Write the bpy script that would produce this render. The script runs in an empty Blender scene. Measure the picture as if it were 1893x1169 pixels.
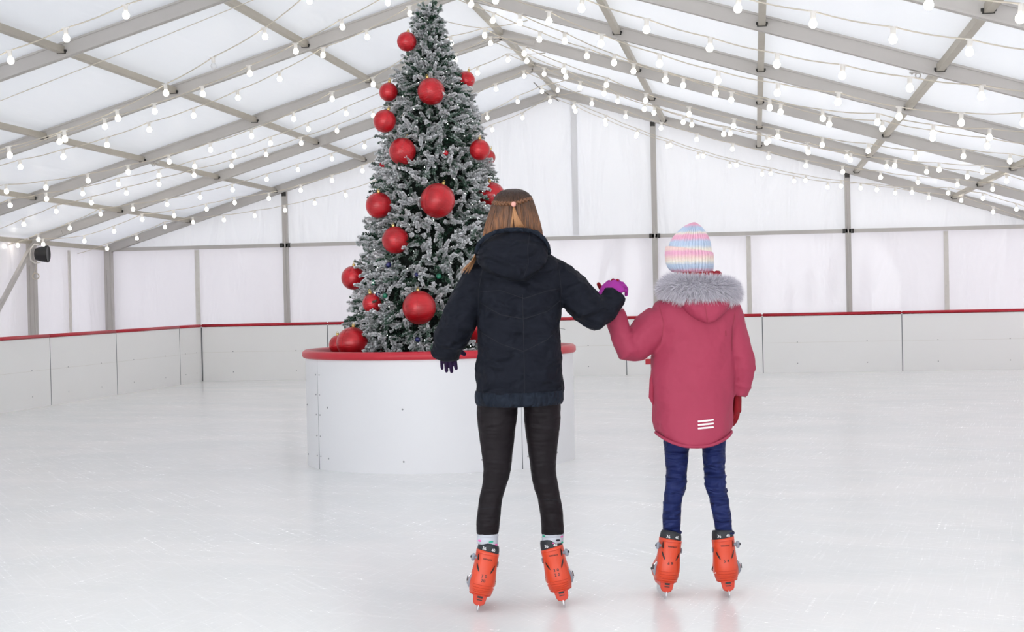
import bpy, bmesh, math, random
import numpy as np
from mathutils import Vector, Matrix, Euler
random.seed(7); rng = np.random.default_rng(7)
scn = bpy.context.scene
COL = scn.collection
PI = math.pi
W, H = 1893, 1169
# ------------------------------------------------------------------ camera
FPX, YAW, PITCH, ROLL, CH = 3124.65, .1354, -.0141, .0213, 1.3
cy_, sy_ = math.cos(YAW), math.sin(YAW)
RT = Vector((cy_, sy_, 0)); FW = Vector((-sy_, cy_, 0)); ZZ = Vector((0, 0, 1))
UP0 = -math.sin(PITCH) * FW + math.cos(PITCH) * ZZ
FWD = math.cos(PITCH) * FW + math.sin(PITCH) * ZZ
CX = math.cos(ROLL) * RT - math.sin(ROLL) * UP0
CY = math.sin(ROLL) * RT + math.cos(ROLL) * UP0
CAM = Vector((0, 0, CH))
cd = bpy.data.cameras.new('camera'); cam = bpy.data.objects.new('camera', cd); COL.objects.link(cam)
cd.sensor_width = 36; cd.lens = FPX / W * 36; cd.clip_end = 200; cd.clip_start = .1
M = Matrix((CX, CY, -FWD)).transposed().to_4x4(); M.translation = CAM
cam.matrix_world = M
scn.camera = cam

def ray(px, py):
    return FWD * FPX + CX * (px - W / 2) + CY * (H / 2 - py)
def on_y(px, py, y):
    r = ray(px, py); return CAM + r * (y / r.y)
def on_depth(px, py, d):
    r = ray(px, py); return CAM + r * (d / r.dot(FW))
def on_z(px, py, z=0):
    r = ray(px, py); return CAM + r * ((z - CH) / r.z)
def on_x(px, py, x):
    r = ray(px, py); return CAM + r * (x / r.x)

# ------------------------------------------------------------------ materials
def nodes(name):
    m = bpy.data.materials.new(name); m.use_nodes = True
    nt = m.node_tree
    b = nt.nodes['Principled BSDF']
    return m, nt, b
def setb(b, **k):
    for n, v in k.items():
        b.inputs[n.replace('_', ' ')].default_value = v
def add(nt, t, **k):
    n = nt.nodes.new(t)
    for a, v in k.items():
        setattr(n, a, v)
    return n
def rgba(c): return (c[0], c[1], c[2], 1)
def mat(name, col, rough=.6, metal=0, noise=None, nscale=8, bump=0, bscale=40, emit=None, spec=.5, stretch=None, coat=0):
    m, nt, b = nodes(name)
    setb(b, Base_Color=rgba(col), Roughness=rough, Metallic=metal)
    b.inputs['Specular IOR Level'].default_value = spec
    if coat: b.inputs['Coat Weight'].default_value = coat; b.inputs['Coat Roughness'].default_value = .08
    tc = add(nt, 'ShaderNodeTexCoord')
    src = tc.outputs['Object']
    if stretch:
        mp = add(nt, 'ShaderNodeMapping'); mp.inputs['Scale'].default_value = stretch
        nt.links.new(src, mp.inputs['Vector']); src = mp.outputs['Vector']
    if noise is None: noise = tuple(min(1, c * 1.12) for c in col)
    n = add(nt, 'ShaderNodeTexNoise'); n.inputs['Scale'].default_value = nscale; n.inputs['Detail'].default_value = 4
    nt.links.new(src, n.inputs['Vector'])
    mx = add(nt, 'ShaderNodeMix', data_type='RGBA'); mx.inputs[6].default_value = rgba(col); mx.inputs[7].default_value = rgba(noise)
    nt.links.new(n.outputs['Fac'], mx.inputs[0]); nt.links.new(mx.outputs[2], b.inputs['Base Color'])
    if bump:
        n2 = add(nt, 'ShaderNodeTexNoise'); n2.inputs['Scale'].default_value = bscale; n2.inputs['Detail'].default_value = 5
        nt.links.new(src, n2.inputs['Vector'])
        bp = add(nt, 'ShaderNodeBump'); bp.inputs['Strength'].default_value = bump; bp.inputs['Distance'].default_value = .02
        nt.links.new(n2.outputs['Fac'], bp.inputs['Height']); nt.links.new(bp.outputs['Normal'], b.inputs['Normal'])
    if emit:
        b.inputs['Emission Color'].default_value = rgba(emit[0]); b.inputs['Emission Strength'].default_value = emit[1]
    return m

def fabric_mat(name, col, tcol, tmix, wrinkle=.25, scale=(.35, .35, 1.3), gloss=.4, coat=0.0):
    """white tent membrane: diffuse reflection + translucency + a sheen"""
    m, nt, b = nodes(name)
    out = nt.nodes['Material Output']
    setb(b, Base_Color=rgba(col), Roughness=gloss)
    b.inputs['Coat Weight'].default_value = coat; b.inputs['Coat Roughness'].default_value = .06
    tr = add(nt, 'ShaderNodeBsdfTranslucent'); tr.inputs['Color'].default_value = rgba(tcol)
    mx = add(nt, 'ShaderNodeMixShader'); mx.inputs[0].default_value = tmix
    tc = add(nt, 'ShaderNodeTexCoord'); mp = add(nt, 'ShaderNodeMapping'); mp.inputs['Scale'].default_value = scale
    n = add(nt, 'ShaderNodeTexNoise'); n.inputs['Scale'].default_value = 1.6; n.inputs['Detail'].default_value = 3; n.inputs['Distortion'].default_value = .6
    bp = add(nt, 'ShaderNodeBump'); bp.inputs['Strength'].default_value = wrinkle; bp.inputs['Distance'].default_value = .35
    nt.links.new(tc.outputs['Object'], mp.inputs[0]); nt.links.new(mp.outputs[0], n.inputs['Vector'])
    nt.links.new(n.outputs['Fac'], bp.inputs['Height'])
    nt.links.new(bp.outputs[0], b.inputs['Normal']); nt.links.new(bp.outputs[0], tr.inputs['Normal'])
    nt.links.new(b.outputs[0], mx.inputs[1]); nt.links.new(tr.outputs[0], mx.inputs[2]); nt.links.new(mx.outputs[0], out.inputs[0])
    return m

M_roof = fabric_mat('roof_membrane', (.86, .88, .915), (.83, .86, .91), .064, .10, (1.2, .25, 1))
M_wallup = fabric_mat('wall_membrane', (.91, .91, .93), (.85, .85, .88), .074, .35, (1.6, 1.6, .35))
M_walllow = fabric_mat('glossy_wall_membrane', (.88, .86, .89), (.85, .81, .86), .066, .22, (1.2, 1.2, .5), .3, .6)
M_alu = mat('weathered_aluminium', (.50, .475, .45), .5, .2, (.60, .57, .54), 3, .08, 20)
M_purlin = mat('purlin_aluminium', (.44, .40, .33), .5, .2, (.54, .50, .43), 5, .05, 20)
M_clamp = mat('dark_steel', (.05, .048, .045), .5, .6)
M_seam = mat('wall_seam', (.72, .68, .62), .6, 0, (.82, .8, .76), 12)
M_board = mat('rink_board_plastic', (.92, .91, .895), .38, 0, (.94, .93, .915), 1.5, .02, 6)
M_plan = mat('planter_plastic', (.78, .78, .795), .32, 0, (.81, .81, .82), 1.5, .02, 6)
M_red = mat('red_cap_rail', (.50, .012, .028), .38, 0, (.60, .02, .04), 3)
M_gap = mat('joint_shadow_gap', (.16, .17, .18), .8)
M_screw = mat('screw_steel', (.35, .35, .36), .4, .6)
M_cable = mat('cream_cable', (.62, .56, .47), .6)
M_socket = mat('white_socket', (.80, .77, .72), .5)
M_bulb = mat('lit_bulb', (1, 1, 1), .3, 0, emit=((1, .93, .80), 9.0))
M_unlit = mat('unlit_bulb', (.8, .8, .8), .2)
M_black = mat('black_plastic', (.008, .008, .009), .45)
M_soil = mat('dark_planter_base', (.012, .01, .009), .9)

# ice
def ice_material():
    m, nt, b = nodes('rink_ice')
    tc = add(nt, 'ShaderNodeTexCoord')
    def noise(sc, stretch, rot, detail=6, dist=0.):
        mr_ = add(nt, 'ShaderNodeMapping'); mr_.inputs['Rotation'].default_value = (0, 0, rot); mp = add(nt, 'ShaderNodeMapping'); mp.inputs['Scale'].default_value = stretch
        n = add(nt, 'ShaderNodeTexNoise'); n.inputs['Scale'].default_value = sc; n.inputs['Detail'].default_value = detail; n.inputs['Distortion'].default_value = dist
        nt.links.new(tc.outputs['Object'], mr_.inputs[0]); nt.links.new(mr_.outputs[0], mp.inputs[0]); nt.links.new(mp.outputs[0], n.inputs['Vector'])
        return n.outputs['Fac']
    big = noise(.55, (1, 1.6, 1), .3, 9, 1.2)
    r = add(nt, 'ShaderNodeValToRGB'); r.color_ramp.elements[0].position = .3; r.color_ramp.elements[1].position = .7
    r.color_ramp.elements[0].color = (.825, .84, .83, 1); r.color_ramp.elements[1].color = (.915, .90, .88, 1)
    nt.links.new(big, r.inputs[0])
    col = r.outputs[0]; hs = []
    for i, (rot, st) in enumerate([(.35, (1.2, 45, 1)), (1.0, (1.0, 60, 1)), (1.75, (1.5, 50, 1)), (2.5, (1.1, 62, 1))]):
        f = noise(1.0 + .3 * i, st, rot, 5, .35)
        rr = add(nt, 'ShaderNodeValToRGB'); rr.color_ramp.elements[0].position = .565; rr.color_ramp.elements[1].position = .66
        nt.links.new(f, rr.inputs[0])
        patch = noise(.8, (1, 1, 1), rot * 3, 2)
        pq = add(nt, 'ShaderNodeMath', operation='MULTIPLY'); pq.inputs[1].default_value = .26; nt.links.new(rr.outputs[0], pq.inputs[0]); pr = add(nt, 'ShaderNodeMath', operation='MULTIPLY'); nt.links.new(pq.outputs[0], pr.inputs[0]); nt.links.new(patch, pr.inputs[1])
        mx = add(nt, 'ShaderNodeMix', data_type='RGBA'); mx.inputs[7].default_value = (.95, .95, .945, 1)
        nt.links.new(pr.outputs[0], mx.inputs[0]); nt.links.new(col, mx.inputs[6]); col = mx.outputs[2]
        hs.append(pr.outputs[0])
    nt.links.new(col, b.inputs['Base Color'])
    s = hs[0]
    for h in hs[1:]:
        a = add(nt, 'ShaderNodeMath', operation='ADD'); nt.links.new(s, a.inputs[0]); nt.links.new(h, a.inputs[1]); s = a.outputs[0]
    mr = add(nt, 'ShaderNodeMapRange'); mr.inputs['To Min'].default_value = .22; mr.inputs['To Max'].default_value = .42
    nt.links.new(s, mr.inputs[0]); nt.links.new(mr.outputs[0], b.inputs['Roughness'])
    bp = add(nt, 'ShaderNodeBump'); bp.inputs['Strength'].default_value = .02; bp.inputs['Distance'].default_value = .004
    nt.links.new(s, bp.inputs['Height']); nt.links.new(bp.outputs[0], b.inputs['Normal'])
    b.inputs['IOR'].default_value = 1.31
    return m
M_ice = ice_material()

# ------------------------------------------------------------------ object helpers
def link(o, parent=None):
    COL.objects.link(o)
    if parent is not None: o.parent = parent
    return o
def empty(name, loc, rz=0, label=None, cat=None, group=None):
    o = bpy.data.objects.new(name, None); o.empty_display_size = .1
    o.location = loc; o.rotation_euler = (0, 0, rz); COL.objects.link(o)
    tag(o, label, cat, group); return o
def tag(o, label=None, cat=None, group=None, kind=None):
    if label: o['label'] = label
    if cat: o['category'] = cat
    if group: o['group'] = group
    if kind: o['kind'] = kind
    return o
def obj(name, bm, m, parent=None, smooth=False, mods=None):
    me = bpy.data.meshes.new(name)
    if isinstance(bm, bmesh.types.BMesh):
        bmesh.ops.recalc_face_normals(bm, faces=bm.faces[:]); bm.to_mesh(me); bm.free()
    else:
        v, f = bm; me.from_pydata(v, [], f); me.update()
    if smooth:
        me.polygons.foreach_set('use_smooth', [True] * len(me.polygons))
    for mm in (m if isinstance(m, (list, tuple)) else [m]): me.materials.append(mm)
    o = bpy.data.objects.new(name, me)
    link(o, parent)
    for k in (mods or []):
        md = o.modifiers.new(k[0], k[0])
        for a, v in k[1].items(): setattr(md, a, v)
    return o
def struct(name, bm, m, **k):
    o = obj(name, bm, m, **k); o['kind'] = 'structure'; return o
def box(bm, lo, hi):
    vs = [bm.verts.new((x, y, z)) for x in (lo[0], hi[0]) for y in (lo[1], hi[1]) for z in (lo[2], hi[2])]
    for f in ((0, 1, 3, 2), (4, 6, 7, 5), (0, 4, 5, 1), (2, 3, 7, 6), (0, 2, 6, 4), (1, 5, 7, 3)):
        bm.faces.new([vs[i] for i in f])
def quad(bm, pts): bm.faces.new([bm.verts.new(p) for p in pts])
def beam(bm, a, b, w, h, up=ZZ):
    """rectangular bar from a to b, width w (sideways), height h (up)"""
    a = Vector(a); b = Vector(b); d = (b - a).normalized(); s = d.cross(up).normalized(); u = s.cross(d).normalized()
    vs = []
    for p in (a, b):
        for i, j in ((-1, -1), (1, -1), (1, 1), (-1, 1)):
            vs.append(bm.verts.new(p + s * (i * w / 2) + u * (j * h / 2)))
    for f in ((3, 2, 1, 0), (4, 5, 6, 7), (0, 1, 5, 4), (1, 2, 6, 5), (2, 3, 7, 6), (3, 0, 4, 7)):
        bm.faces.new([vs[i] for i in f])
def tube(bm, pts, rad, n=10, ratio=1., cap=True, up=None, seg=None):
    """tapering tube along points"""
    pts = [Vector(p) for p in pts]
    if not hasattr(rad, '__len__'): rad = [rad] * len(pts)
    rings = []; prev = None
    for i, p in enumerate(pts):
        d = (pts[min(i + 1, len(pts) - 1)] - pts[max(i - 1, 0)]).normalized()
        ref = up if up is not None else (Vector((0, 1, 0)) if abs(d.y) < .9 else Vector((1, 0, 0)))
        if prev is not None and up is None: ref = prev
        s = d.cross(ref)
        if s.length < 1e-4: s = d.cross(Vector((1, .3, .2)))
        s.normalize(); u = s.cross(d).normalized(); prev = u
        rings.append([bm.verts.new(p + s * (math.cos(t) * rad[i]) + u * (math.sin(t) * rad[i] * ratio)) for t in [2 * PI * k / n for k in range(n)]])
    for a, b in zip(rings, rings[1:]):
        for k in range(n): bm.faces.new((a[k], a[(k + 1) % n], b[(k + 1) % n], b[k]))
    if cap:
        bm.faces.new(rings[0][::-1]); bm.faces.new(rings[-1])
def capsule(bm, pts, rad, n=12, ratio=1., up=None):
    """tube with rounded ends"""
    pts = [Vector(p) for p in pts]; rad = list(rad) if hasattr(rad, '__len__') else [rad] * len(pts)
    d0 = (pts[0] - pts[1]).normalized(); d1 = (pts[-1] - pts[-2]).normalized()
    P = []; R = []
    for a in (.15, .5, .8): pass
    for t in (85, 60, 30): P.append(pts[0] + d0 * rad[0] * math.sin(math.radians(t))); R.append(rad[0] * math.cos(math.radians(t)))
    P += pts; R += rad
    for t in (30, 60, 85): P.append(pts[-1] + d1 * rad[-1] * math.sin(math.radians(t))); R.append(rad[-1] * math.cos(math.radians(t)))
    tube(bm, P, R, n, ratio, True, up)
def loft(bm, rows, n=32, power=2., cap=True, dz=None):
    """rows: (cx, cy, z, rx, ry); horizontal (super)ellipse rings"""
    rings = []
    for i, r in enumerate(rows):
        cx, cy, z, rx, ry = r[:5]; ring = []
        for k in range(n):
            t = 2 * PI * k / n; c, s = math.cos(t), math.sin(t)
            x = math.copysign(abs(c) ** (2 / power), c); y = math.copysign(abs(s) ** (2 / power), s)
            zz = z + (dz(i, c, s) if dz else 0)
            ring.append(bm.verts.new((cx + rx * x, cy + ry * y, zz)))
        rings.append(ring)
    for a, b in zip(rings, rings[1:]):
        for k in range(n): bm.faces.new((a[k], a[(k + 1) % n], b[(k + 1) % n], b[k]))
    if cap:
        bm.faces.new(rings[0][::-1]); bm.faces.new(rings[-1])
    return rings
def ellipsoid(bm, c, r, nu=16, nv=10, rot=None):
    res = bmesh.ops.create_uvsphere(bm, u_segments=nu, v_segments=nv, radius=1)
    Mx = Matrix.Translation(Vector(c)) @ (rot.to_4x4() if rot else Matrix.Identity(4)) @ Matrix.Diagonal((r[0], r[1], r[2], 1))
    bmesh.ops.transform(bm, matrix=Mx, verts=res['verts'])
def NB(): return bmesh.new()
def interp(xs, ys, x): return float(np.interp(x, xs, ys))

# ------------------------------------------------------------------ the tent
XC, XC1 = -2.8437, -.0233
D0, BAY, HW = 26.758, 3.0, 7.5
NF = 11                                             # frames, the last stand behind the camera
def frame(n):
    return dict(x=XC + XC1 * n, y=D0 - BAY * n, eL=2.157 + .0367 * min(n, 6), r=4.461 + .016 * n, eR=2.2087 + .0132 * n)
def rp(n, u):                                       # point on the centre line of rafter n at lateral offset u
    f = frame(n); e = f['eL'] if u < 0 else f['eR']
    return Vector((f['x'] + u, f['y'], f['r'] - (f['r'] - e) * abs(u) / HW))
def roof_z(x, y):
    n = (D0 - y) / BAY; f = dict(x=XC + XC1 * n, eL=2.157 + .0367 * min(n, 6), r=4.461 + .016 * n, eR=2.2087 + .0132 * n)
    u = x - f['x']; e = f['eL'] if u < 0 else f['eR']
    return f['r'] - (f['r'] - e) * abs(u) / HW
# roof membrane, slightly sagging between the rafters
for side, nm in ((-1, 'ceiling'), (1, 'ceiling')):
    bm = NB(); grid = []
    NU, NV = 24, (NF - 1) * 8
    for j in range(NV + 1):
        t = j / 8; row = []
        n0 = min(int(t), NF - 2); fr = t - n0
        yo = .3 if j == 0 else 0
        for i in range(NU + 1):
            u = side * (HW + .2) * i / NU
            p = rp(n0, u).lerp(rp(n0 + 1, u), fr)
            sag = -.035 * math.sin(PI * fr) * math.sin(PI * min(1, (i % 5) / 5 + .2))
            p.z += .085 + sag
            p.y += yo
            row.append(bm.verts.new(p))
        grid.append(row)
    for a, b in zip(grid, grid[1:]):
        for i in range(NU): bm.faces.new((a[i], a[i + 1], b[i + 1], b[i]))
    struct(nm, bm, M_roof, smooth=True)
# side and end walls
GZ = 2.142                                          # height of the gable crossbar
def wall_sheet(p0, p1, ztop0, ztop1, zbot, nseg, nz, amp, seed, outn):
    bm = NB(); g = []
    p0 = Vector(p0); p1 = Vector(p1); r = random.Random(seed)
    ph = [r.uniform(0, 6) for _ in range(6)]
    for i in range(nseg + 1):
        t = i / nseg; p = p0.lerp(p1, t); L = (p1 - p0).length * t; col = []
        for j in range(nz + 1):
            s = j / nz; z = zbot + (ztop0 + (ztop1 - ztop0) * t - zbot) * s
            a = amp * math.sin(PI * min(max(s, .0), 1)) * (math.sin(L * 5 + ph[0] + s * 1.5) * .4 + math.sin(L * 11 + ph[1] - s * 2) * .25 + math.sin(L * 2.1 + ph[2]) * .6)
            col.append(bm.verts.new(p + Vector(outn) * a + Vector((0, 0, z))))
        g.append(col)
    for a, b in zip(g, g[1:]):
        for j in range(nz): bm.faces.new((a[j], b[j], b[j + 1], a[j + 1]))
    return bm
F0 = frame(0); FL = frame(NF - 1)
xl, xr = F0['x'] - HW, F0['x'] + HW
xlN, xrN = FL['x'] - HW, FL['x'] + HW
struct('wall_left', wall_sheet((xl - .09, D0 + .2, 0), (xlN - .09, FL['y'], 0), 2.30, 2.56, 0, 160, 10, .02, 1, (1, 0, 0)), M_walllow, smooth=True)
struct('wall_right', wall_sheet((xr + .09, D0 + .2, 0), (xrN + .09, FL['y'], 0), 2.30, 2.46, 0, 160, 10, .02, 2, (1, 0, 0)), M_walllow, smooth=True)
struct('wall_back', wall_sheet((xl - .1, D0 + .1, 0), (xr + .1, D0 + .1, 0), GZ, GZ, 0, 160, 10, .02, 3, (0, 1, 0)), M_walllow, smooth=True)
def gable(yy, fr, up):
    bm = NB(); g = []; n = 120
    for i in range(n + 1):
        u = -HW - .1 + (2 * HW + .2) * i / n
        e = fr['eL'] if u < 0 else fr['eR']; top = fr['r'] - (fr['r'] - e) * min(abs(u), HW + .1) / HW + .16
        col = []
        for j in range(13):
            s = j / 12; z = up + (max(top, up + .02) - up) * s
            a = .025 * math.sin(PI * s) * (math.sin(u * 2.3 + s * 2) * .6 + math.sin(u * 5.7 - s * 3) * .3 + math.sin(u * 17 + s) * .05)
            col.append(bm.verts.new((fr['x'] + u, yy + a, z)))
        g.append(col)
    for a, b in zip(g, g[1:]):
        for j in range(12): bm.faces.new((a[j], b[j], b[j + 1], a[j + 1]))
    return bm
struct('wall_back_gable', gable(D0 + .1, F0, GZ), M_wallup, smooth=True)
#struct('wall_front', wall_sheet((xlN - .1, FL['y'] - .1, 0), (xrN + .1, FL['y'] - .1, 0), 2.3, 2.3, 0, 40, 8, .02, 4, (0, 1, 0)), M_walllow, smooth=True)
#struct('wall_front_gable', gable(FL['y'] - .1, FL, 2.3), M_wallup, smooth=True)
# floor: the ice sheet, running under the boards to the tent walls
bm = NB(); quad(bm, [(-13, -8, 0), (8, -8, 0), (8, 29, 0), (-13, 29, 0)])
struct('floor', bm, M_ice)

# frames: two rafters, two posts each
ordn = ['gable end', 'second', 'third', 'fourth', 'fifth', 'sixth', 'seventh', 'eighth', 'ninth', 'tenth', 'eleventh']
def rafter_bm(n, s):
    bm = NB()
    a = rp(n, 0); b = rp(n, s * HW)
    d = (b - a).normalized()
    beam(bm, a, b, .075, .135)
    for k in (-1, 1):                                # lower flange and side lip of the extruded profile
        off = Vector((0, 1, 0)) * (k * .036)
        up = d.cross(Vector((0, 1, 0))); up = up if up.z > 0 else -up
        beam(bm, a + off - up * .062, b + off - up * .062, .022, .018)
        beam(bm, a + off + up * .055, b + off + up * .055, .022, .016)
    return bm
for n in range(NF):
    f = frame(n)
    place = 'at the far gable end' if n == 0 else ('%s from the far gable wall' % ordn[n])
    if n == 0: lab = 'aluminium tent frame standing against the far gable wall'
    elif n <= 5: lab = 'aluminium tent frame with sloping rafters, %s counted from the far gable wall' % ordn[n]
    else: lab = 'aluminium tent frame nearer the viewer, %s counted from the far gable wall' % ordn[n]
    t = empty('tent_frame', (f['x'], f['y'], 0), 0, lab, 'tent frame', 'portal frames of the marquee')
    for s in (-1, 1):
        o = obj('rafter', rafter_bm(n, s), M_alu, t); o.location = -Vector((f['x'], f['y'], 0))
        e = rp(n, s * HW); bm = NB()
        beam(bm, (e.x, e.y, 0.0), (e.x, e.y, e.z + .02), .13, .085, Vector((0, 1, 0)))
        for k in (-1, 1): beam(bm, (e.x + k * .03, e.y - .046, 0), (e.x + k * .03, e.y - .046, e.z - .1), .018, .012, Vector((0, 1, 0)))
        o = obj('post', bm, M_alu, t); o.location = -Vector((f['x'], f['y'], 0))
        bm = NB(); beam(bm, e + Vector((-s * .05, -.05, -.02)), e + Vector((-s * .5, -.05, .13)), .012, .06)
        beam(bm, e + Vector((0, -.052, -.35)), e + Vector((0, -.052, -.02)), .07, .012, Vector((0, 1, 0)))
        o = obj('eave_plate', bm, M_alu, t); o.location = -Vector((f['x'], f['y'], 0))
    a = rp(n, 0); bm = NB()
    beam(bm, a + Vector((-.42, -.045, -.14)), a + Vector((0, -.045, -.015)), .012, .055)
    beam(bm, a + Vector((.42, -.045, -.14)), a + Vector((0, -.045, -.015)), .012, .055)
    for k in (-.38, -.2, .2, .38): box(bm, (a.x + k - .012, a.y - .062, a.z - .055 * abs(k) / .2 - .03), (a.x + k + .012, a.y - .04, a.z - .055 * abs(k) / .2 - .006))
    o = obj('ridge_bracket', bm, M_alu, t); o.location = -Vector((f['x'], f['y'], 0))

# purlins: lines of bars running the length of the tent
LAT = [('ridge', 0.0), ('first', 1.675), ('second', 3.152), ('third', 4.639), ('fourth', 6.11), ('eave', 7.5)]
for nm, u in LAT:
    for s in ((1,) if u == 0 else (-1, 1)):
        side = 'left' if s < 0 else 'right'
        if u == 0: lab = 'beige metal ridge bar running along the peak of the tent roof'
        elif nm == 'eave': lab = 'beige metal eave bar along the top of the %s tent wall' % side
        else: lab = 'beige metal roof bar, %s below the ridge on the %s slope' % (nm, side)
        p0 = rp(0, s * u)
        t = empty('purlin', p0, 0, lab, 'roof bar', 'long bars joining the tent frames')
        bm = NB()
        for n in range(NF - 1):
            a = rp(n, s * u); b = rp(n + 1, s * u); a.y -= .04; b.y += .04
            if u == 0: a.z += .02; b.z += .02
            beam(bm, a, b, .062, .062)
        o = obj('bar', bm, M_purlin, t); o.location = -p0
        if nm not in ('ridge', 'eave'):
            for n in range(0, 7):
                q = rp(n, s * u); bm = NB()
                for k in (-1, 1): box(bm, (q.x + k * .042 - .009, q.y - .060, q.z - .02), (q.x + k * .042 + .009, q.y - .036, q.z + .0))
                box(bm, (q.x - .042, q.y - .045, q.z - .036), (q.x + .042, q.y - .038, q.z - .018))
                o = obj('clamp', bm, M_clamp, t); o.location = -p0; 
        tag(t)
# lifting eyes bolted under a few rafters
for (px, py, n, s) in ((1697, 138, 4, 'on the right slope'), (595, 86, 3, 'left of the tree top'), (284, 303, 2, 'low on the left slope')):
    q = on_y(px, py, D0 - BAY * n - .0)
    q.z = roof_z(q.x, q.y) - .075
    bm = NB(); box(bm, (-.07, -.02, -.012), (.07, .02, .0)); 
    pts = [(.022 * math.cos(t), 0, -.034 + .022 * math.sin(t)) for t in np.linspace(0, 2 * PI, 13)]
    tube(bm, pts, .006, 6, cap=False)
    for k in (-.05, .05): ellipsoid(bm, (k, 0, -.014), (.01, .01, .012), 8, 5)
    o = obj('lifting_eye', bm, M_alu); o.location = q
    tag(o, 'small grey metal lifting eye under a rafter ' + s, 'lifting eye')

# gable posts, crossbar, seams
words = {1: 'leftmost free-standing upright post of the far gable wall, left of the tree',
         2: 'upright post of the far gable wall hidden behind the Christmas tree',
         3: 'upright post of the far gable wall, just left of the striped hat',
         4: 'rightmost upright post of the far gable wall'}
for k in range(1, 5):
    u = -HW + 3 * k; q = rp(0, u); x = F0['x'] + u
    t = empty('gable_post', (x, D0, 0), 0, 'slim grey aluminium ' + words[k], 'post', 'uprights of the far gable wall')
    bm = NB(); beam(bm, (0, .03, 0), (0, .03, q.z - D0 * 0 - .06), .085, .07, Vector((0, 1, 0)))
    beam(bm, (0, -.012, 0), (0, -.012, q.z - .08), .02, .02, Vector((0, 1, 0)))
    obj('upright', bm, M_alu, t)
    bm = NB(); box(bm, (-.035, -.03, q.z - .14), (.035, .05, q.z - .07))
    obj('top_bracket', bm, M_clamp, t)
    for s in (-1, 1):
        bm = NB(); box(bm, (s * .065 - .02, -.02, GZ - .035), (s * .065 + .02, .03, GZ + .035))
        obj('crossbar_bracket', bm, M_clamp, t)
bm = NB(); beam(bm, (xl, D0 + .02, GZ), (xr, D0 + .02, GZ), .05, .06)
o = obj('crossbar', bm, M_alu); tag(o, 'horizontal aluminium crossbar dividing the far gable wall', 'crossbar')
seampx = [(365, 'between the corner and the leftmost gable post'), (700, 'behind the tree'), (1385, 'right of the fur collar'), (1750, 'near the right edge of the view')]
for i, (px, w) in enumerate(seampx):
    q = on_y(px, 520, D0 + .06); bm = NB(); box(bm, (q.x - .035, D0 + .045, .0), (q.x + .035, D0 + .075, GZ - .04))
    for k in range(9): box(bm, (q.x - .01, D0 + .03, .2 + k * .21), (q.x + .01, D0 + .05, .22 + k * .21))
    struct('trim_%d' % (i + 1), bm, M_seam)
q = on_y(1062, 300, D0 + .06); bm = NB(); box(bm, (q.x - .05, D0 + .062, GZ + .05), (q.x + .05, D0 + .068, roof_z(q.x, D0) - .05))
struct('trim_5', bm, fabric_mat('seam_tape', (.93, .93, .95), (.8, .8, .84), .12, 0))
bm = NB(); yy = D0 - 1.5; box(bm, (xl - .075, yy - .03, 0), (xl - .05, yy + .03, 2.1)); struct('trim_6', bm, M_seam)

# brace and floodlight at the second frame on the left
pb = rp(1, -HW)
p1 = Vector((pb.x + .05, pb.y - .08, pb.z - .05)); p2 = on_x(0, 566, pb.x + .05); p3 = p1 + (p2 - p1) * ((p1.z - .04) / (p1.z - p2.z))
bm = NB(); beam(bm, p1, p3, .05, .07); o = obj('diagonal_brace', bm, M_alu)
tag(o, 'diagonal aluminium brace slanting down from the left eave beside the black floodlight', 'brace')
c = on_depth(77, 470, on_depth(77, 470, 1).dot(FW) * 0 + pb.dot(FW) - .25)
t = empty('floodlight', c, YAW, 'black drum-shaped floodlight clamped to the left tent post under the eave', 'floodlight')
bm = NB(); loftp = [(-.10, .045), (-.085, .085), (-.02, .105), (.09, .125), (.10, .12), (.09, .11)]
rings = []
for x_, r_ in loftp: rings.append([bm.verts.new((x_, r_ * math.cos(a), r_ * math.sin(a))) for a in [2 * PI * k / 24 for k in range(24)]])
for a, b in zip(rings, rings[1:]):
    for k in range(24): bm.faces.new((a[k], a[(k + 1) % 24], b[(k + 1) % 24], b[k]))
bm.faces.new(rings[0]); bm.faces.new(rings[-1])
obj('housing', bm, M_black, t, True)
bm = NB(); tube(bm, [(-.02, 0, .125), (-.1, 0, .15), (-.16, 0, .08), (-.17, 0, 0), (-.16, 0, -.08), (-.1, 0, -.13), (-.02, 0, -.12)], .011, 6)
obj('mounting_yoke', bm, M_socket, t, True)
c = on_depth(66, 511, pb.dot(FW) - .12); bm = NB()
tube(bm, [(.05 * math.cos(a) , 0, .045 * math.sin(a)) for a in np.linspace(0, 2 * PI, 15)], .009, 6, cap=False)
tube(bm, [(.01, 0, .3), (.02, 0, .15), (-.02, 0, .05), (-.04, 0, .0)], .006, 6)
o = obj('hanging_loop', bm, M_cable, None, True); o.location = c; o.rotation_euler = (0, 0, YAW)
tag(o, 'cream rope loop hanging on the left tent post below the floodlight', 'rope')

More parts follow.
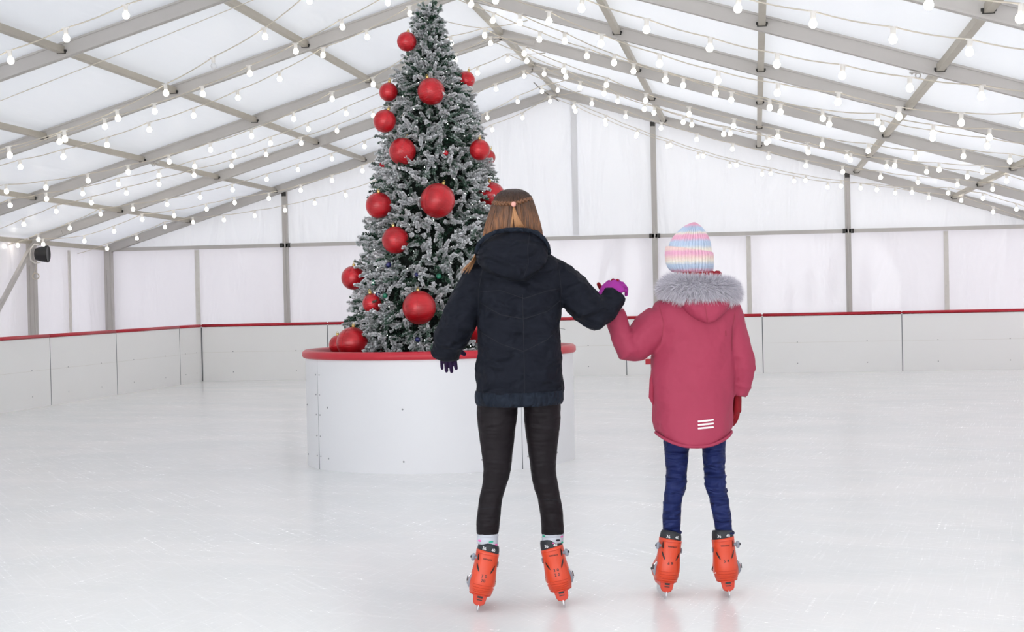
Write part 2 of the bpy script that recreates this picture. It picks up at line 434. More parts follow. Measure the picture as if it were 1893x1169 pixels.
# ------------------------------------------------------------------ rink boards
BH = .885
BX, BY = -8.45, 25.72
def board(name_end, a, b, label, inward):
    """one board panel from a to b (ground points), thickness away from the ice"""
    a = Vector((*a, 0)); b = Vector((*b, 0)); d = (b - a); L = d.length; d.normalize()
    nrm = Vector((*inward, 0))
    t = empty('rink_board', a, math.atan2(d.y, d.x), label, 'rink board', 'white panels of the rink barrier')
    # local x along the panel; local y: +1 = left of travel
    sgn = 1 if Vector((-d.y, d.x, 0)).dot(nrm) > 0 else -1
    bm = NB(); box(bm, (.004, -sgn * .045, 0.0), (L - .004, 0, BH - .03)) if sgn > 0 else box(bm, (.004, 0, 0), (L - .004, .045, BH - .03))
    obj('panel', bm, M_board, t)
    bm = NB(); y0, y1 = (-.05, .012) if sgn > 0 else (-.012, .05)
    box(bm, (0, y0, BH - .035), (L, y1, BH + .012))
    bmesh.ops.bevel(bm, geom=bm.edges[:], offset=.012, segments=3, affect='EDGES', clamp_overlap=True)
    obj('cap_rail', bm, M_red, t, True)
    yy = .001 * sgn
    bm = NB()
    ys = sorted((0, yy * 2))
    box(bm, (-.006, ys[0], .0), (.006, ys[1], BH - .035))
    obj('joint', bm, M_gap, t)
    bm = NB()
    bm.free()
    for fx in (.25, .75):
        for z in (.14, .46): bm = NB(); box(bm, (L * fx - .007, min(0, yy * 2), z - .007), (L * fx + .007, max(0, yy * 2), z + .007)); obj('screw', bm, M_screw, t)
    # thin horizontal joint of the kick plate
    bm = NB(); box(bm, (.01, ys[0], .452), (L - .01, ys[1], .455)); obj('panel_seam', bm, M_seam, t)
    return t
xs = [BX]
x606 = on_y(606, 650, BY).x; x1158 = on_y(1158, 650, BY).x; x1410 = on_y(1410, 640, BY).x; x1668 = on_y(1668, 640, BY).x
xs += [x606 - 0.0]
step = (x1158 - x606) / 2
xs += [x606 + step, x1158, x1410, x1668, x1668 + 2.08]
bl = ['back rink board in the far left corner', 'back rink board directly left of the round planter', 'back rink board hidden behind the round planter and teenager',
      'back rink board with a small red mark behind the child', 'back rink board just right of the child in pink', 'back rink board at the right edge of the view']
backs = []
for i in range(len(xs) - 1):
    backs.append(board('', (xs[i], BY), (xs[i + 1], BY), 'white ' + bl[i] + ' with red cap', (0, -1)))
q0 = on_y(1193, 664, BY - .002); q1 = on_y(1203, 674, BY - .002)
bm = NB(); box(bm, (q0.x - xs[3], -.003, q1.z), (q1.x - xs[3] + .1, 0, q0.z)); obj('red_mark', bm, M_red, backs[3])
ys = [BY, BY - .95, 22.36, 20.27, 18.18, 16.09, 14.0, 11.9, 9.8]
ll = ['short left board beside the far corner', 'left board next to the short corner board', 'left board ending just before the picture edge',
      'left rink board cut by the left edge of the view', 'left board just outside the view', 'left board, second outside the view',
      'left board, third outside the view', 'left rink board nearest the viewer']
dx = (BX - (-8.68)) / (BY - 18.86)
for i in range(len(ys) - 1):
    board('', (BX - dx * (BY - ys[i]), ys[i]), (BX - dx * (BY - ys[i + 1]), ys[i + 1]), 'white ' + ll[i] + ' with red cap', (1, 0))
bm = NB(); box(bm, (BX + .0, BY - .012, 0), (BX + .016, BY - .002, BH - .04)); o = obj('corner_gap', bm, M_gap, backs[0]); o.location = -Vector((BX, BY, 0))

# ------------------------------------------------------------------ round planter
PC = Vector((-2.351, 13.018, 0)); PR = 1.043; PH = .845
t = empty('round_planter', PC, YAW + .045, 'round white plastic planter with red rim on the ice holding the Christmas tree', 'planter')
PL = t
a_s = math.acos(max(-1, min(1, -(812 - 593) / 248)))          # angle of the left seam, measured from local +x
def arc_wall(a0, a1, r0, r1, z0, z1, n=24):
    bm = NB(); R = []
    for i in range(n + 1):
        a = a0 + (a1 - a0) * i / n; c, s = math.cos(a), math.sin(a)
        R.append([bm.verts.new((r * c, r * s, z)) for r, z in ((r0, z0), (r1, z0), (r1, z1), (r0, z1))])
    for a, b in zip(R, R[1:]):
        for k in range(4): bm.faces.new((a[k], a[(k + 1) % 4], b[(k + 1) % 4], b[k]))
    bm.faces.new(R[0]); bm.faces.new(R[-1][::-1]); return bm
seamL = -PI + .49; seamR = -PI / 2 + .60
cuts = [seamL, seamR, seamR + 2.0, seamL + 2 * PI]
for a, b in zip(cuts, cuts[1:]):
    obj('wall_panel', arc_wall(a + .0016, b - .0016, PR - .02, PR, 0, PH), M_plan, t, True, [('EDGE_SPLIT', dict(split_angle=.8))])
bm = NB()
for a in (seamL, seamR, seamR + 2.0):
    c, s = math.cos(a), math.sin(a); tube(bm, [((PR - .001) * c, (PR - .001) * s, .0), ((PR - .001) * c, (PR - .001) * s, .3), ((PR - .001) * c, (PR - .001) * s, PH)], [.0042, .0024, .0013], 6)
obj('panel_joint', bm, M_gap, t)
bm = NB(); n = 96; sec = [(-.045, -.01), (-.045, .03), (-.02, .045), (.005, .045), (.022, .03), (.024, .0), (.014, -.014), (-.02, -.014)]
R = []
for i in range(n):
    a = 2 * PI * i / n; R.append([bm.verts.new(((PR + d) * math.cos(a), (PR + d) * math.sin(a), PH + z - .005)) for d, z in sec])
for i in range(n):
    A, B = R[i], R[(i + 1) % n]
    for k in range(8): bm.faces.new((A[k], A[(k + 1) % 8], B[(k + 1) % 8], B[k]))
obj('cap_rail', bm, M_red, t, True)
bm = NB(); bmesh.ops.create_circle(bm, cap_ends=True, segments=64, radius=PR - .025, matrix=Matrix.Translation((0, 0, .74))); obj('inner_base', bm, M_soil, t)
def dot(a, z, r=.006):
    bm = NB(); c, s = math.cos(a), math.sin(a)
    ellipsoid(bm, (PR * c, PR * s, z), (r, r, r), 8, 6); obj('screw', bm, M_screw, t, True)
for z in (.71, .56, .41, .25, .10):
    dot(seamL - .035, z); dot(seamL + .028, z)
for a in (seamL + .14, -PI / 2 - .27, -PI / 2 + .28, seamR + .05, -.6, -PI + .2):
    dot(a, .47, .007); dot(a, .09, .007)

# ------------------------------------------------------------------ Christmas tree
TREE_D = PC.dot(FW)
def tree_pt(px, py, yl=0): return on_depth(px, py, TREE_D + yl)
ztop = tree_pt(788, 8).z; zbase = .76
TOPX = tree_pt(790, 8); BASE = tree_pt(813, 640)
root = Vector((BASE.x, BASE.y, zbase - .02))
T = empty('christmas_tree', root, YAW, 'tall flocked artificial Christmas tree with red baubles standing in the white planter', 'tree')
lean = (TOPX - BASE); HT = ztop - zbase
leanx = RT.dot(lean) / HT
def axis(z): return Vector((leanx * (z - (root.z)), 0, z - root.z))      # local
prof_y = [5, 40, 80, 100, 125, 150, 200, 250, 330, 400, 440, 500, 560, 620, 650]
prof_r = [6, 22, 30, 32, 44, 62, 80, 92, 108, 122, 132, 146, 160, 176, 180]
prof_z = [tree_pt(812, p).z for p in prof_y]
def tree_r(z): return float(np.interp(-z, [-a for a in prof_z], prof_r)) / 236.0
M_trunk = mat('tree_trunk', (.02, .014, .01), .9)
bm = NB(); tube(bm, [axis(root.z + .0), axis(root.z + HT * .6), axis(root.z + HT * .97)], [.05, .03, .008], 10); obj('trunk', bm, M_trunk, T)
# flocked branch tips: needles in numpy
def needle_material():
    m, nt, b = nodes('flocked_needles')
    at = add(nt, 'ShaderNodeAttribute', attribute_name='flock')
    r = add(nt, 'ShaderNodeValToRGB'); e = r.color_ramp.elements
    e[0].position = 0; e[0].color = (.008, .022, .014, 1)
    e[1].position = 1; e[1].color = (.97, .97, .98, 1)
    x = r.color_ramp.elements.new(.3); x.color = (.05, .11, .07, 1)
    x = r.color_ramp.elements.new(.48); x.color = (.25, .33, .28, 1)
    x = r.color_ramp.elements.new(.7); x.color = (.60, .61, .62, 1)
    nt.links.new(at.outputs['Fac'], r.inputs[0]); nt.links.new(r.outputs[0], b.inputs['Base Color'])
    setb(b, Roughness=.85); b.inputs['Specular IOR Level'].default_value = .15
    return m
M_need = needle_material()
V = []; Fq = []; FL_ = []
def sprig(base, d, L, snow, nn, nl):
    """one branch tip: needles round a stem, frosted where they look up and towards the ends"""
    d = d / np.linalg.norm(d); ref = np.array([0, 0, 1.]) if abs(d[2]) < .9 else np.array([1., 0, 0])
    s = np.cross(d, ref); s /= np.linalg.norm(s); u = np.cross(s, d)
    t = rng.random(nn) ** .8; ang = rng.random(nn) * 2 * PI
    bend = np.array([0, 0, -.12 * L])
    P = base + np.outer(t * L, d) + np.outer(t * t, bend)
    rad = np.outer(np.cos(ang), s) + np.outer(np.sin(ang), u)
    nd = rad * .85 + d * (.55 + .5 * t[:, None]) + rng.normal(0, .15, (nn, 3)); nd /= np.linalg.norm(nd, axis=1)[:, None]
    ln = nl * (.75 + .5 * rng.random(nn)) * (1 - .35 * t)
    side = np.cross(nd, rng.normal(0, 1, (nn, 3))); side /= np.linalg.norm(side, axis=1)[:, None]
    w = .0036 + .0042 * snow
    tip = P + nd * ln[:, None]; mid = P + nd * (ln * .55)[:, None]
    i0 = sum(len(v) for v in V)
    q = np.stack([P, mid + side * w, tip, mid - side * w], 1).reshape(-1, 3)
    up = np.clip(nd[:, 2] * .28 + .5, 0, 1)
    f_t = np.clip(snow * (.50 + .75 * up) + rng.normal(0, .1, nn), 0, 1)
    f_b = np.clip(f_t * .60 - .06, 0, 1); f_m = np.clip(f_t * .95, 0, 1)
    V.append(q); Fq.append(i0 + np.arange(nn * 4).reshape(-1, 4)); FL_.append(np.stack([f_b, f_m, f_t, f_m], 1).reshape(-1))
nb = 0; zz = root.z + .02
heights = np.sort(rng.random(4500) ** 1.4)
for h in heights:
    z = root.z + .0 + h * HT * .985
    R = tree_r(z); a = rng.random() * 2 * PI
    if math.sin(a) > .3 and rng.random() < .75: continue          # the far side carries fewer tips
    lay = rng.random()
    rr = R * (.97 - .30 * lay * lay) + rng.normal(0, .018)
    ax = axis(z)
    L = (.10 + .07 * rng.random()) * (1 if h < .85 else .75)
    out = np.array([math.cos(a), math.sin(a), 0.])
    d = out * (.75 + .3 * rng.random()) + np.array([0, 0, rng.normal(.12, .5)]) + np.array([-math.sin(a), math.cos(a), 0]) * rng.normal(0, .55)
    base = np.array(ax) + out * max(rr - L * .6, .0)
    snow = np.clip(rng.normal(1.0, .42), .15, 1.6)
    if lay > .72: snow *= .5
    sprig(base, d, L, snow, 78, .027)
# lower stems sticking out of the silhouette, and the top leader
for k in range(70):
    z = root.z + HT * (.02 + .93 * rng.random()); R = tree_r(z) * .97; a = rng.choice([0, PI]) + rng.normal(0, .45); out = np.array([math.cos(a), math.sin(a), 0.])
    sprig(np.array(axis(z)) + out * (R - .06), out * .8 + np.array([0, 0, rng.normal(.5, .4)]), .10, rng.uniform(.35, .9), 60, .026)
for k in range(46):
    z = root.z + HT * (.80 + .2 * k / 46); a = rng.random() * 2 * PI; out = np.array([math.cos(a), math.sin(a), 0.])
    sprig(np.array(axis(z)), out * .8 + np.array([0, 0, .9]), .15 - .05 * (k / 46), rng.uniform(.3, .8), 75, .026)
for dxx in (-.03, .05, .09): sprig(np.array(axis(root.z + HT * .93)), np.array([dxx * 5, 0, 1.]), .26, .5, 140, .026)
# dark inner stems: a ragged inner cone of twigs
V = np.concatenate(V); Fq = np.concatenate(Fq); FL_ = np.concatenate(FL_)
me = bpy.data.meshes.new('foliage'); me.vertices.add(len(V)); me.vertices.foreach_set('co', V.astype(np.float32).ravel())
me.loops.add(Fq.size); me.loops.foreach_set('vertex_index', Fq.astype(np.int32).ravel())
me.polygons.add(len(Fq)); me.polygons.foreach_set('loop_start', (np.arange(len(Fq)) * 4).astype(np.int32)); me.polygons.foreach_set('loop_total', np.full(len(Fq), 4, np.int32))
at = me.attributes.new('flock', 'FLOAT', 'POINT'); at.data.foreach_set('value', FL_.astype(np.float32)); me.update(calc_edges=True); me.materials.append(M_need)
fo = link(bpy.data.objects.new('foliage', me), T); fo['kind'] = 'stuff'
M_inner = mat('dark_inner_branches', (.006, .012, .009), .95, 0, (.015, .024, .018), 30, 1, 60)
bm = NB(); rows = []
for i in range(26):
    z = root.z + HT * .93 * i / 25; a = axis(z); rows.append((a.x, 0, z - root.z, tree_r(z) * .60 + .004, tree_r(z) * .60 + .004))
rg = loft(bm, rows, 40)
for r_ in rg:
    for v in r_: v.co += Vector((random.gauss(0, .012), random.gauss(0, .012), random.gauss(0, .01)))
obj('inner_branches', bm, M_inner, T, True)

# fairy lights on the tree: tiny points
M_fairy = mat('tiny_fairy_bulbs', (1, 1, 1), .4, 0, emit=((.95, 1, .95), 4))
t = empty('fairy_lights', root, YAW, 'string of tiny white fairy lights wound through the flocked Christmas tree', 'fairy lights')
pts = []
for k in range(300):
    h = k / 300; z = root.z + .06 + (HT * .95) * h; a = k * .52 + random.uniform(-.1, .1); R = tree_r(z) * random.uniform(.84, 1.0); p = axis(z); pts.append(Vector((p.x + R * math.cos(a), R * math.sin(a), z - root.z + random.uniform(-.03, .03))))
bm = NB()
for p in pts:
    ellipsoid(bm, p, (.0033, .0033, .0033), 6, 4)
o = obj('bulbs', bm, M_fairy, t); o['kind'] = 'stuff'
bm = NB(); tube(bm, pts, .0014, 3); obj('wire', bm, mat('dark_green_wire', (.01, .02, .012), .6), t)

# baubles
def bauble_mat(name, col, dark):
    m, nt, b = nodes(name)
    tc = add(nt, 'ShaderNodeTexCoord')
    w = add(nt, 'ShaderNodeTexNoise'); w.inputs['Scale'].default_value = 9; w.inputs['Detail'].default_value = 6
    nt.links.new(tc.outputs['Object'], w.inputs['Vector'])
    mx = add(nt, 'ShaderNodeMix', data_type='RGBA'); mx.inputs[6].default_value = rgba(dark); mx.inputs[7].default_value = rgba(col)
    mr = add(nt, 'ShaderNodeMapRange'); mr.inputs['From Min'].default_value = .3; mr.inputs['From Max'].default_value = .6
    nt.links.new(w.outputs['Fac'], mr.inputs[0]); nt.links.new(mr.outputs[0], mx.inputs[0]); nt.links.new(mx.outputs[2], b.inputs['Base Color'])
    setb(b, Roughness=.34, Metallic=.25)
    b.inputs['Coat Weight'].default_value = .5; b.inputs['Coat Roughness'].default_value = .15
    # fine lines wound round the ball
    wv = add(nt, 'ShaderNodeTexWave'); wv.bands_direction = 'Z'; wv.inputs['Scale'].default_value = 30; wv.inputs['Distortion'].default_value = 1.5
    nt.links.new(tc.outputs['Object'], wv.inputs['Vector'])
    bp = add(nt, 'ShaderNodeBump'); bp.inputs['Strength'].default_value = .25; bp.inputs['Distance'].default_value = .004
    nt.links.new(wv.outputs['Fac'], bp.inputs['Height']); nt.links.new(bp.outputs[0], b.inputs['Normal'])
    return m
M_bred = bauble_mat('red_bauble', (.62, .005, .014), (.36, .002, .006))
M_bgrn = bauble_mat('green_bauble', (.0, .18, .09), (.0, .07, .04))
M_bblu = bauble_mat('navy_bauble', (.01, .015, .12), (.004, .006, .05))
M_gold = mat('gold_cap', (.75, .55, .2), .3, .9)
M_ring = mat('dark_red_line', (.30, .002, .006), .5)
def bauble(px, py, rpx, label, m=M_bred, yl=None, group='red baubles on the Christmas tree', small=False):
    r = rpx / 236.0
    zc = tree_pt(px, py).z; R = tree_r(zc); axw = RT.dot(root) + axis(zc).x
    xx = RT.dot(tree_pt(px, py)) - axw
    if yl is None:
        q = R * R - xx * xx
        yl = -math.sqrt(q) * .98 - r * .25 if q > 0 else 0
    r *= (TREE_D + yl) / TREE_D
    c = on_depth(px, py, TREE_D + yl)
    t = empty('bauble', c, YAW + random.uniform(-.6, .6), label, 'bauble', group)
    t.rotation_euler = (random.uniform(-.3, .3), random.uniform(-.3, .3), YAW + random.uniform(-1, 1))
    bm = NB(); bmesh.ops.create_uvsphere(bm, u_segments=40, v_segments=24, radius=r); obj('ball', bm, m, t, True)
    if small: return t
    bm = NB(); tube(bm, [(0, 0, r * .97), (0, 0, r * 1.0 + .018)], .012 if r > .07 else .009, 12)
    tube(bm, [(.008 * math.cos(a), 0, r + .024 + .008 * math.sin(a)) for a in np.linspace(0, 2 * PI, 9)], .0018, 5, cap=False)
    obj('cap', bm, M_gold, t, True)
    bm = NB()
    for k in range(3):
        a0 = k * PI / 3
        tube(bm, [((r + .0003) * math.cos(a) * math.cos(a0), (r + .0003) * math.cos(a) * math.sin(a0), (r + .0003) * math.sin(a)) for a in np.linspace(0, 2 * PI, 41)], .0011, 4, cap=False)
    obj('ribbing', bm, M_ring, t)
    return t
BL = [(752, 77, 18, 'red bauble, topmost on the tree, on its left edge', -.14), (862, 148, 16, 'red bauble on the upper right edge of the tree, half behind a branch', -.02),
      (797, 169, 25, 'large red bauble in the upper middle of the tree, facing the viewer', None), (718, 170, 17, 'small red bauble on the upper left edge, second from the top there', -.16),
      (711, 224, 21, 'red bauble on the left edge of the tree just below the small second one', -.34), (744, 280, 25, 'large red bauble left of centre, nearly halfway up the tree', None),
      (887, 277, 19, 'red bauble on the right edge of the tree, in front of a smaller one', -.3), (902, 291, 14, 'small red bauble on the right edge of the tree, partly behind another', .0),
      (713, 307, 12, 'small red bauble half hidden at the left edge, below the large left-of-centre bauble', .05), (809, 371, 32, 'largest red bauble in the very middle of the tree', None),
      (909, 361, 24, 'red bauble on the right edge of the tree beside the hair of the teenager', -.1), (700, 380, 24, 'dark red bauble on the left edge at half the height of the tree', -.36),
      (731, 444, 25, 'red bauble left of centre, below the dark red bauble at the edge', None), (653, 514, 22, 'red bauble at the lower left edge of the tree, partly covered by a branch', -.12),
      (688, 561, 18, 'small red bauble in the lower left of the tree', None), (775, 569, 31, 'large red bauble low on the tree beside the dark sleeve', None),
      (651, 634, 29, 'large red bauble resting at the planter rim on the left', -.42), (626, 638, 18, 'red bauble at the planter rim, partly behind the larger one at the left', -.22),
      (882, 602, 32, 'red bauble low on the right, seen between the sleeve and jacket of the teenager', -.6)]
for b in BL: bauble(b[0], b[1], b[2], b[3], yl=b[4])
SB = [(824, 283, 5, 'tiny dark red bauble in the upper middle of the tree', M_bred), (718, 490, 5, 'tiny navy bauble below the middle of the tree at left', M_bblu), (690, 522, 5, 'tiny green bauble in the lower left of the tree', M_bgrn),
      (699, 545, 5, 'tiny navy bauble just above the small lower left red bauble', M_bblu), (811, 511, 5, 'tiny green bauble in the lower right of the tree beside the shoulder', M_bgrn), (770, 508, 4, 'tiny navy bauble low in the middle of the tree', M_bblu),
      (712, 547, 5, 'tiny green bauble beside the small lower left red bauble', M_bgrn), (772, 628, 5, 'tiny navy bauble at the very bottom middle of the tree', M_bblu)]
for b in SB: bauble(b[0], b[1], b[2], b[3], b[4], group='tiny baubles on the Christmas tree', small=True)

# ------------------------------------------------------------------ festoon lights
STR = {
 'left': [
  ([(20,112),(123,71),(233,28)], 'nearest festoon string on the left slope, three large bulbs in the top left corner'),
  ([(18,287),(120,257),(218,219),(307,172),(395,122,'off'),(490,68),(572,2)], 'festoon string on the left slope with one unlit bulb, second from the viewer'),
  ([(110,262),(194,234),(286,206),(375,174),(462,136),(547,95),(633,50),(717,5)], 'festoon string on the left slope running along the second near rafter'),
  ([(38,309),(117,290),(198,268),(276,240),(358,214),(440,181),(517,146),(597,102),(679,69),(758,25)], 'festoon string on the left slope reaching the tip of the tree'),
  ([(12,354),(85,347),(163,334),(237,318),(313,299),(389,277),(465,252),(543,220),(614,183),(690,156),(760,111),(834,80),(896,65)], 'festoon string on the left slope passing just above the second highest left bauble'),
  ([(19,380),(86,368),(153,358),(219,341),(294,325),(360,308),(433,288),(500,265),(570,239),(640,210),(842,111),(907,80)], 'festoon string on the left slope, fifth from the far gable wall'),
  ([(44,415),(104,391),(169,375),(234,357),(294,341),(359,324),(428,307),(492,286),(557,265),(623,242),(690,214),(883,135),(939,111)], 'festoon string on the left slope, fourth from the far gable wall'),
  ([(71,443),(129,422),(186,396),(246,387),(309,378),(370,365),(430,351),(493,332),(551,314),(614,294),(674,271),(917,165),(969,141)], 'festoon string on the left slope, third from the far gable wall'),
  ([(33,454),(80,452),(156,446),(211,428),(263,406),(322,399),(382,387),(434,375),(497,367),(556,352),(614,334),(670,316),(901,218),(957,188),(1002,169)], 'festoon string on the left slope, second from the far gable wall'),
  ([(198,460),(253,441),(305,420),(357,411),(414,407),(471,399),(527,389),(582,376),(639,361),(693,344),(910,240),(966,218),(1017,187)], 'festoon string on the left half of the far gable wall'),
 ],
 'right': [
  ([(1717,9),(1886,34)], 'nearest festoon string on the right slope, in the top right corner'),
  ([(1364,16),(1503,44),(1651,73),(1792,96)], 'festoon string on the right slope with four large bulbs, second from the viewer'),
  ([(1075,16),(1195,55),(1312,89),(1436,119),(1557,140),(1682,163),(1814,178)], 'festoon string on the right slope, third from the viewer'),
  ([(916,1),(1015,39),(1111,81),(1219,118),(1327,149),(1437,172),(1549,189),(1662,216),(1777,227),(1892,227)], 'festoon string on the right slope, fourth from the viewer'),
  ([(871,8),(961,42),(1044,76),(1135,116),(1230,148),(1323,173),(1423,199),(1521,219),(1622,226),(1725,247),(1829,254)], 'festoon string on the right slope, upper of two running side by side in mid roof'),
  ([(911,38),(997,73),(1085,104),(1171,132),(1263,158),(1352,185),(1443,207),(1533,230),(1631,238),(1724,256),(1825,270)], 'festoon string on the right slope, lower of two running side by side in mid roof'),
  ([(896,66),(969,99),(1042,131),(1121,157),(1193,186),(1274,211),(1356,233),(1438,253),(1520,268),(1605,279),(1692,292),(1781,289),(1867,298)], 'festoon string on the right slope, sixth from the far gable wall'),
  ([(974,113),(1046,142),(1117,173),(1191,202),(1263,226),(1338,248),(1417,264),(1494,282),(1572,296),(1654,307),(1736,314),(1816,318)], 'festoon string on the right slope, fifth from the far gable wall'),
  ([(1006,137),(1072,162),(1142,187),(1209,209),(1279,231),(1350,247),(1421,261),(1492,275),(1565,290),(1639,308),(1713,318),(1788,327),(1861,335)], 'festoon string on the right slope, fourth from the far gable wall'),
  ([(1031,167),(1094,192),(1157,216),(1222,237),(1288,258),(1354,276),(1421,291),(1490,307),(1558,318),(1628,328),(1697,337),(1770,342),(1835,350)], 'festoon string on the right slope, third from the far gable wall'),
  ([(1061,198),(1119,223),(1178,248),(1239,269),(1300,289),(1362,306),(1425,321),(1489,334),(1555,344),(1621,351),(1686,356),(1753,357),(1817,367),(1879,387)], 'upper festoon string sagging across the right half of the far gable wall'),
  ([(1064,206),(1120,230),(1176,252),(1233,271),(1290,290),(1349,307),(1409,322),(1468,335),(1530,346),(1591,348),(1655,357),(1717,366),(1777,371),(1836,392)], 'lower festoon string sagging across the right half of the far gable wall'),
 ]}
def bulb_meshes():
    bm = NB()
    prof = [(.0, -.030), (.012, -.0275), (.022, -.019), (.0265, -.006), (.0265, .004), (.022, .016), (.014, .026), (.012, .03)]
    rings = []
    for r, z in prof[1:]: rings.append([bm.verts.new((r * math.cos(2 * PI * k / 12), r * math.sin(2 * PI * k / 12), z)) for k in range(12)])
    b0 = bm.verts.new((0, 0, -.030))
    for k in range(12): bm.faces.new((b0, rings[0][(k + 1) % 12], rings[0][k]))
    for a, b in zip(rings, rings[1:]):
        for k in range(12): bm.faces.new((a[k], a[(k + 1) % 12], b[(k + 1) % 12], b[k]))
    bm.faces.new(rings[-1]); out = []
    for m in (M_bulb, M_unlit):
        me = bpy.data.meshes.new('bulb'); bm.to_mesh(me); me.materials.append(m)
        me.polygons.foreach_set('use_smooth', [True] * len(me.polygons)); out.append(me)
    bm.free(); bm = NB()
    tube(bm, [(0, 0, .024), (0, 0, .036), (0, 0, .075), (0, 0, .08)], [.014, .017, .0175, .012], 10)
    box(bm, (-.03, -.007, .074), (.03, .007, .083))
    me = bpy.data.meshes.new('socket'); bm.to_mesh(me); bm.free(); me.materials.append(M_socket)
    return out[0], out[1], me
ME_B, ME_U, ME_S = bulb_meshes()
for side in ('left', 'right'):
    for pxs, lab in STR[side]:
        x1 = [on_y(p[0], p[1], 1).x for p in pxs]
        gaps = sorted(abs(b - a) for a, b in zip(x1, x1[1:])); med = gaps[len(gaps) // 2] if len(gaps) > 1 else gaps[0]
        yy = .478 / med
        yy = min(yy, D0 - .22)
        for _ in range(60):                          # keep clear of the roof
            ok = all((lambda q: q.z + .085 < roof_z(q.x, q.y) + .02)(on_y(p[0], p[1], yy)) for p in pxs)
            if ok: break
            yy -= .1
        nn = (D0 - yy) / BAY; fr = nn - round(nn)
        if abs(fr) * BAY < .14: yy += (-.14 + fr * BAY) if fr * BAY > 0 else (.14 + fr * BAY)
        yy = min(yy, D0 - .22)
        P = [on_y(p[0], p[1], yy) for p in pxs]
        org = P[0].copy(); org.z = 0
        t = empty('string_light', P[0], 0, lab, 'string lights', 'festoon strings under the tent roof')
        for q, p in zip(P, pxs):
            o = link(bpy.data.objects.new('bulb', ME_U if len(p) > 2 else ME_B), t); o.location = q - P[0]
            tilt = (random.uniform(-.06, .06), random.uniform(-.22, .02) * (-1 if side == 'right' else 1) * .6, 0); o.rotation_euler = tilt
            s = link(bpy.data.objects.new('socket', ME_S), o)
        Q = sorted([q + Vector((0, 0, .08)) for q in P], key=lambda v: v.x)
        def ext(a, b, d, zr):                        # carry the cable on to the roof frame
            v = (b - a); v = v / max(abs(v.x), .05) * d; e = b + v; e.z = min(roof_z(e.x, e.y) - .03, e.z); return e
        f_ = (D0 - yy) / BAY; rx = XC + XC1 * f_
        lo = ext(Q[1], Q[0], .48, 0); hi = ext(Q[-2], Q[-1], .48, 0)
        Q = [lo] + Q + [hi]
        if side == 'right':
            e = Vector((rx + HW - .1, yy, 0)); e.z = roof_z(e.x, yy) - .08
            if Q[-1].x < e.x - .3: Q.append(e)
            if Q[0].x > rx + .1: 
                e = Vector((rx + .05, yy, 0)); e.z = max(roof_z(e.x, yy) - .12, Q[0].z); Q.insert(0, e)
        else:
            e = Vector((rx - HW + .1, yy, 0)); e.z = roof_z(e.x, yy) - .08
            if Q[0].x > e.x + .3: Q.insert(0, e)
            if Q[-1].x < rx - .1:
                e = Vector((rx, yy, 0)); e.z = max(roof_z(e.x, yy) - .12, Q[-1].z); Q.append(e)
        pts = []
        for a, b in zip(Q, Q[1:]):
            L = (b - a).length
            for k in range(4):
                f2 = k / 4; p = a.lerp(b, f2); p.z -= .012 * math.sin(PI * f2) * (L / .5); pts.append(p - P[0])
        pts.append(Q[-1] - P[0])
        bm = NB(); tube(bm, pts, .0052, 5, up=Vector((0, 1, 0))); obj('cable', bm, M_cable, t, True)
# loose ridge cable and a bulbless wire on the left slope
bm = NB(); pr = [on_y(845, 2, 19.2), on_y(896, 60, 22.0), on_y(925, 95, 23.2), on_y(975, 140, 25.0), on_y(1000, 166, 25.9), on_y(1033, 187, 26.3)]
tube(bm, pr, .008, 5); o = obj('ridge_cable', bm, mat('grey_cable', (.2, .19, .17), .6)); tag(o, 'dark grey cable hanging slack under the ridge of the tent roof', 'cable')
yw = 14.0; a = on_y(-60, 210, yw); b = on_y(480, -5, yw); b2 = b + (b - a) * .4; bm = NB(); tube(bm, [a, a.lerp(b, .5) - Vector((0, 0, .01)), b, b2], .004, 5)
o = obj('bare_cable', bm, M_cable); tag(o, 'thin cable without bulbs crossing the near left roof slope', 'cable')

# ------------------------------------------------------------------ people helpers
class Person:
    def __init__(s, name, xr, d, label):
        s.root = RT * xr + FW * d; s.xr = xr; s.d = d
        s.t = empty(name, s.root, YAW, label, 'person')
    def L(s, px, py, yl=0.):
        """pixel at local depth yl -> local point"""
        p = on_depth(px, py, s.d + yl) - s.root
        return Vector((p.dot(RT), p.dot(FW), p.z))
    def row(s, py, x0, x1, yc, ry, yl=0.):
        a = s.L(x0, py, yl); b = s.L(x1, py, yl)
        return ((a.x + b.x) / 2, yc, (a.z + b.z) / 2, (b.x - a.x) / 2, ry)
REM = lambda v, it=4: [('REMESH', dict(mode='VOXEL', voxel_size=v, use_smooth_shade=True)), ('SMOOTH', dict(factor=.5, iterations=it))]
def disp(o, tex_scale, strength, ttype='CLOUDS', depth=3):
    tx = bpy.data.textures.new('folds', ttype); tx.noise_scale = tex_scale
    if ttype == 'CLOUDS': tx.noise_depth = depth
    md = o.modifiers.new('folds', 'DISPLACE'); md.texture = tx; md.strength = strength; md.mid_level = .5; md.texture_coords = 'LOCAL'
    return o
